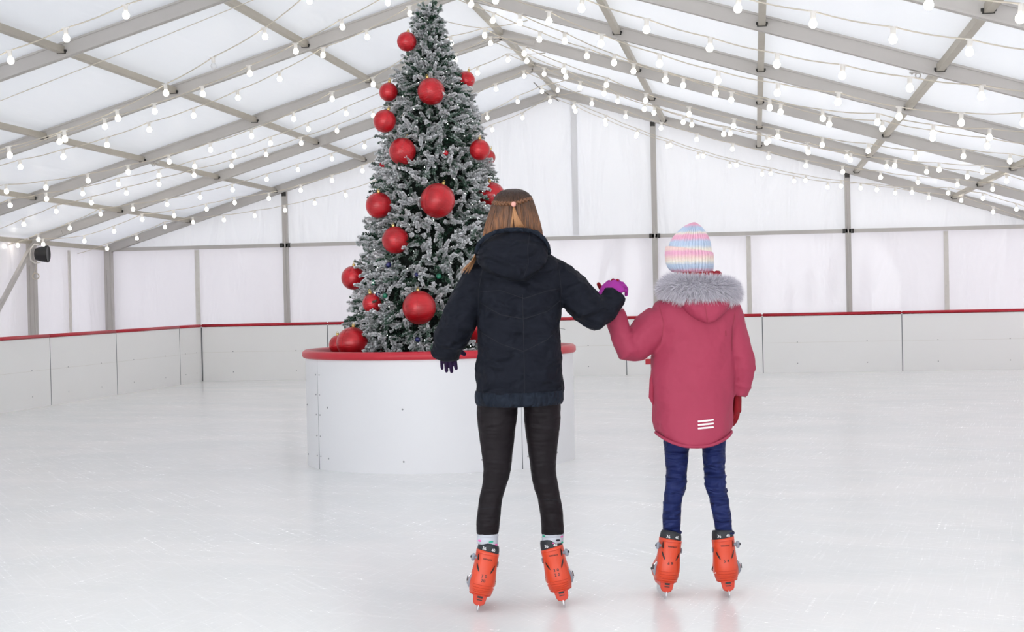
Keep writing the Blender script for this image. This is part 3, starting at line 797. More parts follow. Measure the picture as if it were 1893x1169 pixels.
def cloth(name, col, col2, rough=.75, fine=700, folds=.5, fscale=(14, 14, 6), sheen=.0, seams=None):
    m, nt, b = nodes(name)
    tc = add(nt, 'ShaderNodeTexCoord')
    n = add(nt, 'ShaderNodeTexNoise'); n.inputs['Scale'].default_value = 5; n.inputs['Detail'].default_value = 5
    nt.links.new(tc.outputs['Object'], n.inputs['Vector'])
    mx = add(nt, 'ShaderNodeMix', data_type='RGBA'); mx.inputs[6].default_value = rgba(col); mx.inputs[7].default_value = rgba(col2)
    nt.links.new(n.outputs['Fac'], mx.inputs[0]); nt.links.new(mx.outputs[2], b.inputs['Base Color'])
    setb(b, Roughness=rough); b.inputs['Specular IOR Level'].default_value = .22
    if sheen: b.inputs['Sheen Weight'].default_value = sheen; b.inputs['Sheen Roughness'].default_value = .5
    mp = add(nt, 'ShaderNodeMapping'); mp.inputs['Scale'].default_value = fscale
    n1 = add(nt, 'ShaderNodeTexNoise'); n1.inputs['Scale'].default_value = 1; n1.inputs['Detail'].default_value = 1.5; n1.inputs['Distortion'].default_value = .5
    nt.links.new(tc.outputs['Object'], mp.inputs[0]); nt.links.new(mp.outputs[0], n1.inputs['Vector'])
    b1 = add(nt, 'ShaderNodeBump'); b1.inputs['Strength'].default_value = folds; b1.inputs['Distance'].default_value = .07
    nt.links.new(n1.outputs['Fac'], b1.inputs['Height'])
    n2 = add(nt, 'ShaderNodeTexNoise'); n2.inputs['Scale'].default_value = fine
    nt.links.new(tc.outputs['Object'], n2.inputs['Vector'])
    b2 = add(nt, 'ShaderNodeBump'); b2.inputs['Strength'].default_value = .25; b2.inputs['Distance'].default_value = .001
    nt.links.new(n2.outputs['Fac'], b2.inputs['Height']); nt.links.new(b1.outputs[0], b2.inputs['Normal'])
    nt.links.new(b2.outputs[0], b.inputs['Normal'])
    return m
M_skin = mat('skin', (.62, .36, .26), .5, 0, (.68, .42, .31), 6)
M_lip = mat('lips', (.45, .13, .12), .45)
M_eyew = mat('eye_white', (.8, .8, .78), .2); M_iris = mat('iris', (.06, .04, .025), .15)

def head_bm(bm, c, r, tilt=0.):
    """skull, jaw, nose, ears and neck stub facing +y; c = centre, r = half height"""
    c = Vector(c)
    ellipsoid(bm, c + Vector((0, -.004, .12 * r)), (.70 * r, .84 * r, .86 * r), 24, 16)
    ellipsoid(bm, c + Vector((0, .22 * r, -.45 * r)), (.50 * r, .50 * r, .52 * r), 20, 12)
    ellipsoid(bm, c + Vector((0, .50 * r, -.80 * r)), (.22 * r, .18 * r, .16 * r), 12, 8)
    tube(bm, [c + Vector((0, .80 * r, .15 * r)), c + Vector((0, .92 * r, -.12 * r)), c + Vector((0, .80 * r, -.24 * r))], [.06 * r, .12 * r, .12 * r], 8)
    ellipsoid(bm, c + Vector((0, .68 * r, -.45 * r)), (.2 * r, .12 * r, .08 * r), 12, 8)
    for s in (-1, 1):
        ellipsoid(bm, c + Vector((s * .68 * r, -.02 * r, -.08 * r)), (.07 * r, .16 * r, .25 * r), 10, 8)
        ellipsoid(bm, c + Vector((s * .36 * r, .52 * r, -.2 * r)), (.2 * r, .2 * r, .2 * r), 10, 8)
        ellipsoid(bm, c + Vector((s * .27 * r, .70 * r, .17 * r)), (.22 * r, .1 * r, .06 * r), 10, 8)
    tube(bm, [c + Vector((0, -.12 * r, -.3 * r)), c + Vector((0, -.16 * r, -1.5 * r))], [.45 * r, .47 * r], 16)
def face_parts(c, r, t):
    c = Vector(c)
    for s in (-1, 1):
        bm = NB(); ellipsoid(bm, c + Vector((s * .27 * r, .70 * r, .02 * r)), (.12 * r, .10 * r, .085 * r), 14, 10); e = obj('eye', bm, M_eyew, t, True)
        bm = NB(); ellipsoid(bm, c + Vector((s * .27 * r, .775 * r, .02 * r)), (.055 * r, .04 * r, .055 * r), 12, 8); obj('iris', bm, M_iris, e, True)
    bm = NB(); ellipsoid(bm, c + Vector((0, .775 * r, -.43 * r)), (.17 * r, .05 * r, .03 * r), 12, 6); ellipsoid(bm, c + Vector((0, .77 * r, -.49 * r)), (.14 * r, .05 * r, .035 * r), 12, 6); obj('lips', bm, M_lip, t, True)

def hand_bm(bm, wrist, fdir, back, thumb, scale, curls, thumb_dir=None, spread=.06, tcurl=.2, tlen=1.):
    """five-fingered hand: fdir = along the fingers, back = normal of the back of the hand, thumb = towards the thumb side"""
    f = Vector(fdir).normalized(); b = Vector(back); b = (b - f * b.dot(f)).normalized(); t = f.cross(b)
    if t.dot(Vector(thumb)) < 0: t = -t
    w = Vector(wrist); S = scale
    tube(bm, [w - f * .03 * S, w, w + f * .03 * S, w + f * .065 * S, w + f * .09 * S, w + f * .098 * S], [.027 * S, .028 * S, .037 * S, .042 * S, .041 * S, .03 * S], 16, .48, True, up=b)
    lens = [.072, .080, .074, .058]; rads = [.0098, .0102, .0098, .0088]
    for i in range(4):
        off = (1.5 - i) * .0205 * S
        base = w + f * (.088 - (.008 if i == 3 else 0) - (.002 if i == 0 else 0)) * S + t * off
        d = (f + t * (1.5 - i) * spread).normalized(); pts = [base - d * .02 * S, base]; r = rads[i] * S; rr = [r * 1.05, r * 1.08]; ang = 0; p = base
        for j, (fr, cw) in enumerate(((.45, .8), (.30, 1.1), (.25, .7))):
            ang += curls[i] * cw
            dd = d * math.cos(ang) - b * math.sin(ang)
            p = p + dd * lens[i] * fr * S; pts.append(p); rr.append(r * (1.0 - .06 * j))
        capsule(bm, pts, rr, 10)
    td = Vector(thumb_dir).normalized() if thumb_dir is not None else (f * .7 + t * .75 - b * .15).normalized()
    p0 = w + f * .022 * S + t * .022 * S; p1 = w + f * .045 * S + t * .038 * S
    p1 = p0.lerp(p1, .6) + td * .012 * S; p2 = p1 + td * .034 * S * tlen; td2 = (td * math.cos(tcurl) + (f * math.sin(tcurl))).normalized(); p3 = p2 + td2 * .026 * S * tlen
    capsule(bm, [p0, p1, p2, p3], [.0165 * S, .0145 * S, .012 * S, .0108 * S], 12)

# ------------------------------------------------------------------ skates
M_orange = mat('orange_boot_plastic', (.60, .050, .014), .36, 0, (.64, .062, .018), 10, .03, 60)
M_orange_dk = mat('orange_holder_plastic', (.52, .036, .011), .4)
M_liner = mat('black_liner', (.012, .014, .018), .6)
M_print = mat('white_print', (.85, .85, .85), .5)
M_ink = mat('black_print', (.015, .008, .008), .5)
M_steel = mat('blade_steel', (.62, .63, .65), .22, .95)
M_grey = mat('grey_buckle_plastic', (.24, .26, .30), .4)
def cuff_at(z):                                      # (cx, cy, rx, ry) of the cuff surface at height z
    zs = [.070, .085, .11, .14, .17, .20, .23, .256]
    return (0, interp(zs, zs, z) * 0 + interp(zs, [.070, .066, .062, .060, .059, .058, .058, .058], z),
            interp(zs, [.0415, .0485, .0525, .0525, .0495, .047, .047, .048], z), interp(zs, [.050, .060, .064, .060, .056, .055, .055, .055], z))
def on_cuff(s, z, off=.0008):
    """arc length s from the back centre line, height z"""
    cx, cy, rx, ry = cuff_at(z); a = -PI / 2 + s / ((rx + ry) / 2)
    c, d = math.cos(a), math.sin(a); pw = 2 / 2.15
    return Vector((cx + (rx + off + .0006) * math.copysign(abs(c) ** pw, c), cy + (ry + off + .0006) * math.copysign(abs(d) ** pw, d), z))
def on_liner(s, z, off=.001):
    r = .0455 - (z - .256) * .12; ry = .052 - (z - .256) * .1; a = -PI / 2 + s / .048
    c, d = math.cos(a), math.sin(a); pw = 2 / 2.1
    return Vector(((r + off) * math.copysign(abs(c) ** pw, c), .058 + (ry + off) * math.copysign(abs(d) ** pw, d), z))
def text_mesh(name, txt, size, s0, z0, mapf, m, parent, bold=0.0, slope=0.):
    cu = bpy.data.curves.new(name, 'FONT'); cu.body = txt; cu.size = size; cu.align_x = 'CENTER'; cu.offset = bold; cu.resolution_u = 3
    o = bpy.data.objects.new(name, cu); me = bpy.data.meshes.new_from_object(o); bpy.data.objects.remove(o)
    bm = bmesh.new(); bm.from_mesh(me)
    bmesh.ops.triangulate(bm, faces=bm.faces[:])
    long_e = [e for e in bm.edges if e.calc_length() > size * .3]
    for v in bm.verts: v.co = mapf(s0 + v.co.x, z0 + v.co.y + slope * v.co.x)
    bm.to_mesh(me); bm.free(); me.name = name; me.materials.clear(); me.materials.append(m)
    o = bpy.data.objects.new(name, me); link(o, parent); return o
def patch(name, outline, mapf, m, parent, n=1):
    """flat printed or cut-out shape wrapped on the boot: fan from the centre, rim subdivided"""
    bm = NB(); pts = []
    for (a, b) in zip(outline, outline[1:] + outline[:1]):
        for k in range(6): pts.append((a[0] + (b[0] - a[0]) * k / 6, a[1] + (b[1] - a[1]) * k / 6))
    cxs = sum(p[0] for p in pts) / len(pts); czs = sum(p[1] for p in pts) / len(pts)
    rims = [[bm.verts.new(mapf(cxs + (p[0] - cxs) * f, czs + (p[1] - czs) * f)) for p in pts] for f in (.33, .66, 1)]
    c = bm.verts.new(mapf(cxs, czs)); N = len(pts)
    for k in range(N): bm.faces.new((c, rims[0][k], rims[0][(k + 1) % N]))
    for A, B in zip(rims, rims[1:]):
        for k in range(N): bm.faces.new((A[k], B[k], B[(k + 1) % N], A[(k + 1) % N]))
    return obj(name, bm, m, parent)
def skate(person, contact, lean, toe, outer, digits, sc=1.0):
    """outer = -1 for a left boot, +1 for a right boot. thing part 'ice_skate' with its own sub-parts"""
    g = bpy.data.objects.new('ice_skate', None); g.empty_display_size = .05; link(g, person.t)
    g.location = contact; g.rotation_mode = 'XYZ'
    g.rotation_euler = (0, lean, toe); g.scale = (sc, sc, sc)
    g['label'] = 'orange plastic rental ice skate with grey buckles on the %s foot' % ('left' if outer < 0 else 'right')
    S = outer
    # lower shell: heel cup running forward to the toe
    bm = NB()
    rows = [(0, .1375, .068, .032, .1075), (0, .142, .075, .041, .12), (0, .137, .09, .047, .129), (0, .1335, .105, .049, .1295), (0, .1225, .125, .0475, .1195), (0, .1025, .145, .0455, .0975), (0, .084, .165, .044, .074), (0, .071, .185, .043, .059)]
    loft(bm, rows, 36, 2.3)
    sh = obj('boot_shell', bm, M_orange, g, True, [('SUBSURF', dict(levels=1, render_levels=1))])
    bm = NB(); zs = [.074, .082, .098, .12, .145, .17, .195, .22, .245, .2555]; rows = []
    for z in zs:
        cx, cyy, rx, ry = cuff_at(z); rows.append((cx, cyy, z, rx, ry))
    def dz(i, c, s): return (-.010 * (.5 + .5 * s) - .004 * c * S * -1) * (1 if i == len(zs) - 1 else (.6 if i == len(zs) - 2 else 0))
    loft(bm, rows, 40, 2.15, True, dz)
    obj('cuff', bm, M_orange, g, True)
    # moulded ridges on the heel
    for z, w in ((.088, .04), (.096, .042), (.106, .044), (.118, .045), (.243, .06)):
        bm = NB(); tube(bm, [on_cuff(s, z + .04 * s * s, .0) for s in np.linspace(-w, w, 15)], .0012, 5)
        obj('heel_ridge', bm, M_orange_dk, g, True)
    bm = NB(); tube(bm, [Vector((.0425 * math.cos(a), .068 + .055 * math.sin(a), .0745)) for a in np.linspace(-PI, 0, 19)], .0035, 6); obj('shell_lip', bm, M_orange_dk, g, True)
    # liner collar
    bm = NB(); loft(bm, [(0, .058, .23, .045, .051), (0, .058, .256, .0455, .052), (0, .058, .272, .0435, .050), (0, .058, .281, .0405, .047), (0, .058, .283, .036, .043)], 32, 2.1, True,
                    lambda i, c, s: (-.004 * c * 1 if i > 1 else 0) + (-.006 * s if i > 1 else 0))
    obj('liner', bm, M_liner, g, True)
    text_mesh('size_print', '36', .0180, -.0195, .2600, lambda s, z: on_liner(s, z, .0016), M_print, g, .0, -.05)
    text_mesh('size_print', '40', .0180, .0195, .2585, lambda s, z: on_liner(s, z, .0016), M_print, g, .0, -.05)
    text_mesh('maker_print', 'tettrei.it', .0110, .002, .222, on_cuff, M_ink, g, .00015, -.04)
    for txt, z in digits: text_mesh('rental_number', txt, .0165, .0, z, on_cuff, M_ink, g, .0003)
    for s in (-1, 1):
        patch('slot', [(s * .046, .203), (s * .038, .199), (s * .026, .180), (s * .0215, .167), (s * .029, .172), (s * .040, .187)], on_cuff, M_black, g)
    patch('slot', [(S * .040, .243), (S * .046, .238), (S * .045, .220), (S * .040, .212), (S * .036, .218), (S * .038, .230)], on_cuff, M_black, g)
    # buckles
    bm = NB(); tube(bm, [(S * .036, .034, .222), (S * .057, .030, .224)], .007, 10); capsule(bm, [(S * .056, .020, .231), (S * .0575, .022, .224), (S * .056, .026, .215)], .0080, 10)
    bk = obj('upper_buckle', bm, M_grey, g, True)
    bm = NB(); ellipsoid(bm, (S * .0655, .020, .224), (.003, .005, .006), 8, 6); obj('buckle_pin', bm, M_black, bk, True)
    bm = NB(); capsule(bm, [(S * .046, .040, .148), (S * .054, .046, .135), (S * .055, .050, .112), (S * .050, .055, .097)], [.006, .009, .009, .005], 10, .7)
    bk = obj('ankle_buckle', bm, M_grey, g, True)
    bm = NB(); capsule(bm, [(S * .052, .038, .152), (S * .0615, .042, .136), (S * .062, .046, .116)], [.003, .0035, .003], 8); obj('buckle_lever', bm, M_steel, bk, True)
    bm = NB(); box(bm, (S * .0635 - .002, .038, .12), (S * .0635 + .002, .048, .140)); obj('buckle_teeth', bm, M_black, bk)
    bm = NB()
    for i in range(3):
        y0 = .06 + i * .045; tube(bm, [(S * .052, y0, .13 - i * .012), (0, y0 + .02, .20 - i * .045), (-S * .050, y0, .13 - i * .012)], .006, 6)
    obj('strap', bm, M_liner, g, True)
    bm = NB(); ellipsoid(bm, (-S * .049, .045, .207), (.0035, .010, .012), 12, 8); obj('rivet', bm, M_grey, g, True)
    bm = NB(); tube(bm, [(-S * .046, .03, .112), (-S * .051, .06, .105), (-S * .050, .10, .10)], .0022, 6); obj('white_trim', bm, M_print, g, True)
    # blade holder: tapered, pointed below
    bm = NB(); R = []
    for y, wt, wb, zt, zb in ((.022, .027, .019, .078, .036), (.026, .030, .021, .080, .033), (.12, .026, .016, .080, .04), (.245, .024, .015, .080, .036), (.252, .018, .012, .078, .04)):
        R.append([bm.verts.new(p) for p in ((-wt, y, zt), (wt, y, zt), (wb + .004, y, zb + .012), (wb * .9, y, zb + .002), (0, y, zb - .006), (-wb * .9, y, zb + .002), (-wb - .004, y, zb + .012))])
    for a, b in zip(R, R[1:]):
        for k in range(7): bm.faces.new((a[k], a[(k + 1) % 7], b[(k + 1) % 7], b[k]))
    bm.faces.new(R[0]); bm.faces.new(R[-1][::-1])
    ho = obj('blade_holder', bm, M_orange_dk, g)
    bm = NB()
    for (x0, x1, z0, z1) in ((-.011, .011, .062, .071), (-.011, .011, .0525, .056)): box(bm, (x0, .0205, z0), (x1, .0255, z1))
    obj('heel_slot', bm, M_black, ho)
    bm = NB(); pts = [(.022, .034), (.014, .016), (.022, .003), (.04, .0), (.14, -.0), (.235, .001), (.262, .010), (.258, .036)]
    for x in (-.0018, .0018): 
        vs = [bm.verts.new((x, y, z)) for y, z in pts]; bm.faces.new(vs)
    bm.verts.ensure_lookup_table(); n = len(pts)
    for k in range(n): bm.faces.new((bm.verts[k], bm.verts[(k + 1) % n], bm.verts[n + (k + 1) % n], bm.verts[n + k]))
    obj('blade', bm, M_steel, g)
    return g

# ------------------------------------------------------------------ materials of the clothes
M_navy = cloth('navy_jacket_cotton', (.0028, .0038, .0086), (.0052, .0072, .0140), .8, 900, .9, (10, 10, 16))
M_navy2 = cloth('navy_hem_cotton', (.007, .011, .020), (.012, .018, .030), .8, 900, .8, (30, 30, 14))
M_legg = cloth('black_leggings', (.0042, .0022, .0036), (.007, .004, .0058), .6, 900, .25, (6, 6, 30))
M_pink = cloth('raspberry_parka_shell', (.325, .037, .076), (.38, .047, .093), .62, 900, .45, (7, 7, 5))
M_pinkd = cloth('raspberry_parka_trim', (.33, .035, .07), (.38, .04, .08), .7, 900, .3)
M_blue = cloth('blue_trousers', (.006, .012, .075), (.010, .020, .10), .6, 900, .9, (9, 9, 30))
M_fleece = mat('red_fleece', (.42, .012, .03), .95, 0, (.28, .006, .015), 60, 1, 90)
M_purple = cloth('magenta_glove_knit', (.30, .022, .25), (.36, .04, .30), .8, 500, .3)
M_dpurple = cloth('dark_purple_glove_knit', (.022, .010, .040), (.035, .014, .06), .85, 500, .3)
M_dred = cloth('dark_red_glove_knit', (.30, .010, .018), (.20, .006, .012), .85, 500, .3)
M_sock = cloth('pale_grey_sock', (.46, .48, .53), (.52, .54, .59), .9, 600, .2)
M_spink = mat('sock_dot_pink', (.75, .12, .38), .9); M_sgreen = mat('sock_dot_green', (.03, .35, .22), .9); M_sblack = mat('sock_dot_black', (.01, .01, .015), .9)
M_reflect = mat('silver_reflective_print', (.80, .80, .82), .35, .1)
M_zip = mat('dark_zip', (.02, .012, .015), .6)
M_seamn = mat('navy_seam_thread', (.0035, .0045, .009), .8)
M_stitch = mat('pink_seam_thread', (.26, .025, .05), .8)

def strip(name, pts, w, target, m, parent, off=.0015, per=.01):
    """thin tape through local (x, z) points, projected on the back of a garment"""
    bm = NB(); P = []
    for a, b in zip(pts, pts[1:]):
        a = Vector(a); b = Vector(b); k = max(2, int((b - a).length / per))
        P += [a.lerp(b, i / k) for i in range(k)]
    P.append(Vector(pts[-1])); prev = None
    for i, p in enumerate(P):
        d = (P[min(i + 1, len(P) - 1)] - P[max(i - 1, 0)]); d = Vector((d.x, d.y)).normalized(); n = Vector((-d.y, d.x)) * w / 2
        cur = (bm.verts.new((p.x + n.x, -.6, p.y + n.y)), bm.verts.new((p.x, -.6, p.y)), bm.verts.new((p.x - n.x, -.6, p.y - n.y)))
        if prev: bm.faces.new((prev[0], cur[0], cur[1], prev[1])); bm.faces.new((prev[1], cur[1], cur[2], prev[2]))
        prev = cur
    o = obj(name, bm, m, parent)
    md = o.modifiers.new('wrap', 'SHRINKWRAP'); md.wrap_method = 'PROJECT'; md.use_project_y = True; md.use_project_z = False; md.use_project_x = False
    md.use_positive_direction = True; md.use_negative_direction = False; md.target = target; md.offset = off; md.wrap_mode = 'ABOVE_SURFACE'
    return o

def X(P, px, py): v = P.L(px, py, -.08); return (v.x, v.z)
# ================================================================== the teenager
cl = on_z(883, 1138); cr = on_z(1042, 1128)
gx = (cl.dot(RT) + cr.dot(RT)) / 2
G = Person('person', gx, 6.83, 'taller person in a navy hooded jacket and black leggings, with braided brown hair')
def loc(P, w): v = w - P.root; return Vector((v.dot(RT), v.dot(FW), v.z))
def place_skate(P, px, py, lean, toe, outer, digits):
    c = loc(P, on_z(px, py)); g = skate(P, c, math.radians(lean), math.radians(toe), outer, digits); return c
cL = place_skate(G, 882, 1136, 11.6, 2, -1, [('3 0', .150), ('70', .132)])
cR = place_skate(G, 1044, 1127, -11.2, -2, 1, [('3 0', .158), ('2 0', .139)])
def ankle(c, lean, toe, z=.27, yy=.058):
    a = math.radians(lean); b = math.radians(toe)
    v = Vector((z * math.sin(a), yy, z * math.cos(a)))
    return c + Vector((v.x * math.cos(b) - v.y * math.sin(b), v.x * math.sin(b) + v.y * math.cos(b), v.z))
aL = ankle(cL, 11.6, 2); aR = ankle(cR, -11.2, -2)
# leggings: two legs and the seat in one mesh
YB = .07
def leg(P, bm, rows, ytop, ybot, k=1.06, shrink=0.):
    R = []; n = len(rows)
    for i, (py, x0, x1) in enumerate(rows):
        f = i / (n - 1); yc = ytop + (ybot - ytop) * f - .02 * math.sin(PI * f)
        a = P.L(x0, py, yc); b = P.L(x1, py, yc); rx = (b.x - a.x) / 2 - shrink
        R.append(((a.x + b.x) / 2, yc, (a.z + b.z) / 2, rx, rx * (k if f > .3 else k + .22 * (1 - f / .3))))
    loft(bm, R, 28)
LEGL = [(722, 882, 958), (757, 880, 959), (775, 880.5, 957), (793, 882.5, 954.5), (830, 888, 950), (867, 892, 946.5), (885, 891.5, 942), (904, 888.5, 935.5), (922, 884, 931), (940, 881, 928), (960, 879, 926), (977, 879, 924.5), (988, 880, 923.5)]
LEGR = [(722, 965, 1037), (757, 966.5, 1038.5), (775, 967, 1038), (793, 969, 1036), (830, 974, 1032), (867, 979, 1029), (885, 981.5, 1031), (904, 986, 1034), (922, 992, 1038), (940, 996, 1041), (960, 998, 1042.5), (977, 999, 1044), (988, 1000, 1044)]
bm = NB(); leg(G, bm, LEGL, YB, aL.y, shrink=.003); leg(G, bm, LEGR, YB, aR.y, shrink=.003)
loft(bm, [G.row(690, 884, 1034, YB, .12), G.row(725, 881, 1038, YB, .125), G.row(747, 880, 1038.5, YB, .11), G.row(752, 890, 1028, YB, .09)], 32)
o = obj('leggings', bm, M_legg, G.t, True, REM(.0055, 3)); disp(o, .045, .006)
for pts, tx_ in (([(883, 946), (905, 943.5), (926, 943.5)], 0), ([(998, 932), (1018, 930), (1037, 933)], 0)):
    strip('leg_seam', [X(G, *p) for p in pts], .0022, o, M_seamn, G.t, .0008)
# socks
for rows, a, nm in (([(984, 882.5, 921), (1000, 881.5, 921), (1004, 882, 920)], aL, 'l'), ([(984, 1002, 1042), (1000, 1001.5, 1041.5), (1003, 1003, 1041)], aR, 'r')):
    bm = NB(); R = []
    for py, x0, x1 in rows:
        p = G.L(x0, py, a.y); q = G.L(x1, py, a.y); R.append(((p.x + q.x) / 2, a.y, (p.z + q.z) / 2, (q.x - p.x) / 2, (q.x - p.x) / 2 * 1.08))
    R.append((a.x, a.y, a.z + .010, .0375, .043)); R.append((a.x, a.y, a.z - .02, .035, .040))
    loft(bm, R, 28); so = obj('sock', bm, M_sock, G.t, True); so['label'] = 'pale grey sock with pink, green and black dots'
    dots = [(887, 998, M_spink), (908, 999.5, M_sgreen), (898, 1005, M_sblack), (917, 1006, M_spink)] if nm == 'l' else [(1038, 991, M_spink), (1031, 996.5, M_sblack), (1019, 1002, M_spink), (1039, 1002, M_sgreen), (1005, 990, M_sgreen)]
    for dx, dy, mm in dots:
        p = G.L(dx, dy, a.y); cx = R[1][0]; rx = R[1][3]; ry = R[1][4]; s = max(-.93, min(.93, (p.x - cx) / rx)); ny = -math.sqrt(1 - s * s)
        bm = NB(); an = math.atan2(ny, s); ellipsoid(bm, (cx + rx * s, a.y + ry * ny, p.z), (.0105, .0018, .0042), 12, 8, Matrix.Rotation(an + PI / 2, 3, 'Z')); obj('dot', bm, mm, so, True)
    # turned cuff edge
    bm = NB(); tube(bm, [(R[0][0] + R[0][3] * 1.02 * math.cos(t), a.y + R[0][4] * 1.02 * math.sin(t), R[0][2] - .014 + (.006 * math.cos(t) if nm == 'r' else 0)) for t in np.linspace(0, 2 * PI, 25)], .0018, 5, cap=False); obj('sock_rim', bm, M_sock, so, True)
# body under the clothes: one continuous mesh
SK = dict(shL=G.L(893, 508, .05), shR=G.L(1028, 503, .05))
bm = NB()
leg(G, bm, LEGL[1:], YB, aL.y, shrink=.012); leg(G, bm, LEGR[1:], YB, aR.y, shrink=.012)
loft(bm, [G.row(748, 895, 1022, YB, .08), G.row(735, 888, 1030, YB, .10), G.row(690, 893, 1026, .055, .10), G.row(640, 905, 1014, .05, .09), G.row(580, 900, 1020, .045, .10), G.row(520, 893, 1026, .045, .10), G.row(485, 900, 1018, .05, .08), G.row(466, 925, 992, .055, .06)], 28)
GARML = [(910, 488, .05), (893, 507, .05), (868, 545, .045), (848, 588, .045), (838, 622, .065), (826, 648, .10), (822, 658, .115)]
GARMR = [(1010, 486, .05), (1029, 503, .05), (1058, 535, .045), (1087, 570, .045), (1101, 582, .055), (1120, 570, .075), (1134, 552, .095), (1139, 545, .105)]
tube(bm, [G.L(*p) for p in GARML], [.035, .048, .044, .042, .038, .032, .026], 14); tube(bm, [G.L(*p) for p in GARMR], [.035, .048, .044, .042, .040, .036, .030, .026], 14)
HC = G.L(948, 399, .075); head_bm(bm, HC, .102)
for c, a in ((cL, aL), (cR, aR)):
    tube(bm, [a + Vector((0, 0, .0)), a + Vector((0, .0, -.10)), a + Vector((0, .06, -.165))], [.028, .028, .026], 12)
obj('body', bm, M_skin, G.t, True, REM(.0055, 2))
face_parts(HC, .102, G.t)
# jacket
TOR = [(457, 925, 995, .07), (466, 908, 1014, .088), (476, 892, 1030, .10), (488, 881, 1038, .112), (505, 878, 1041, .125), (530, 878, 1041, .135), (560, 882, 1039, .135), (600, 886, 1035, .13), (640, 883, 1038, .13), (680, 880, 1040, .135), (710, 879, 1041, .138), (728, 879, 1041, .138)]
bm = NB(); loft(bm, [G.row(p, a, b, .045, r, .045) for p, a, b, r in TOR], 40, 2.3)
tube(bm, [G.L(*p) for p in GARML], [.045, .066, .072, .071, .069, .058, .049], 24); tube(bm, [G.L(*p) for p in GARMR], [.045, .060, .073, .075, .069, .060, .050, .045], 24)
# bunched folds near the cuffs and at the elbow
for pts, k in (([(836, 624, .06), (829, 640, .085), (823, 655, .11)], .058), ([(1116, 574, .07), (1127, 561, .085), (1137, 548, .10)], .053)):
    a, b, c = [G.L(*p) for p in pts]; d = (c - a).normalized()
    for f in (.1, .4, .7, .95):
        q = a.lerp(c, f); s = d.cross(Vector((0, 1, .2))).normalized(); u = s.cross(d).normalized(); kk = k * (1 - .12 * f)
        ph = random.uniform(-.4, .4)
        tube(bm, [q + s * (math.cos(t) * kk) + u * (math.sin(t) * kk) + d * (.008 * math.sin(t * 2 + ph)) for t in np.linspace(0, 2 * PI, 21)], .0085, 6, cap=False)
JG = obj('jacket', bm, M_navy, G.t, True, REM(.006, 5)); disp(JG, .15, .030, depth=1); disp(JG, .045, .013, depth=2)
# shallow quilting folds
bm = NB(); R = [G.row(p, a, b, .045, r, .045) for p, a, b, r in [(722, 878.5, 1041.5, .140), (730, 877, 1042, .143), (741, 878, 1042, .144), (747, 881, 1039, .139), (748, 890, 1030, .12)]]
loft(bm, R, 72, 2.3, True, lambda i, c, s: -.004 * (1 - c * c) * (s < 0) + .0022 * math.sin(60 * math.atan2(s, c)) * (i in (1, 2)))
hem = obj('hem_band', bm, M_navy2, G.t, True); disp(hem, .03, .006)
strip('back_seam', [X(G, 966, 545), X(G, 968, 620), X(G, 970, 735)], .0022, JG, M_seamn, G.t)
strip('quilting_seam', [X(G, 888, 560), X(G, 925, 582), X(G, 968, 590), X(G, 1012, 576), X(G, 1036, 556)], .0025, JG, M_seamn, G.t)
strip('quilting_seam', [X(G, 884, 612), X(G, 925, 636), X(G, 968, 650), X(G, 1012, 628), X(G, 1037, 604)], .0025, JG, M_seamn, G.t)
strip('quilting_seam', [X(G, 886, 540), X(G, 925, 537), X(G, 968, 552), X(G, 1012, 538), X(G, 1034, 534)], .0025, JG, M_seamn, G.t)
for pts in ([(892, 500), (884, 540), (886, 578)], [(1034, 498), (1038, 535), (1036, 572)]): strip('armhole_seam', [X(G, *p) for p in pts], .0025, JG, M_seamn, G.t)
# hood lying on the back
HOOD = [(425, 934, 982, .05, .02), (429, 914, 994, .075, .005), (437, 899, 1003, .095, -.015), (448, 888, 1010, .108, -.035), (460, 881.5, 1014.5, .115, -.05), (474, 879, 1015.5, .115, -.06), (487, 882, 1012, .108, -.065), (498, 895, 1002, .095, -.07), (507, 912, 992, .075, -.08), (514, 931, 983, .052, -.09), (520, 950, 974, .03, -.10)]
def hrow(p): py, x0, x1, ry, cy = p; a = G.L(x0, py, cy); b = G.L(x1, py, cy); return ((a.x + b.x) / 2, cy, (a.z + b.z) / 2, (b.x - a.x) / 2, ry)
bm = NB(); loft(bm, [hrow(p) for p in HOOD], 40, 2.1)
ho = obj('hood', bm, M_navy, G.t, True, REM(.006, 4)); disp(ho, .09, .018, depth=2)
bm = NB(); tube(bm, [G.L(880, 468, -.05), G.L(886, 450, -.095), G.L(899, 437, -.10), G.L(917, 429, -.095), G.L(935, 425.5, -.09), G.L(955, 424.5, -.09), G.L(975, 426, -.09), G.L(992, 431, -.09), G.L(1004, 440, -.085), G.L(1012, 453, -.07), G.L(1015, 468, -.03)], .0095, 8)
hr = obj('hood_rim', bm, M_navy2, ho, True)
strip('hood_seam', [X(G, 979, 432), X(G, 975, 460), X(G, 976, 490), X(G, 968, 512)], .0025, ho, M_seamn, ho)
# gloves
bm = NB(); hand_bm(bm, G.L(831, 640, .085), (-.10, .75, -.62), (-.25, .6, .7), (.9, .2, 0), .88, [.22, .26, .24, .3], (.55, .75, -.3), .05)
obj('glove', bm, M_dpurple, G.t, True, REM(.0028, 3))['label'] = 'dark purple knitted glove hanging from the left cuff'
bm = NB(); hand_bm(bm, G.L(1114, 547, .085), (.72, .36, .42), (.30, -.55, .9), (0, 1, .1), .95, [.55, .58, .62, .66], (.3, .85, .3), .02)
obj('glove', bm, M_purple, G.t, True, REM(.0028, 3))['label'] = 'magenta knitted glove holding the hand of the child'
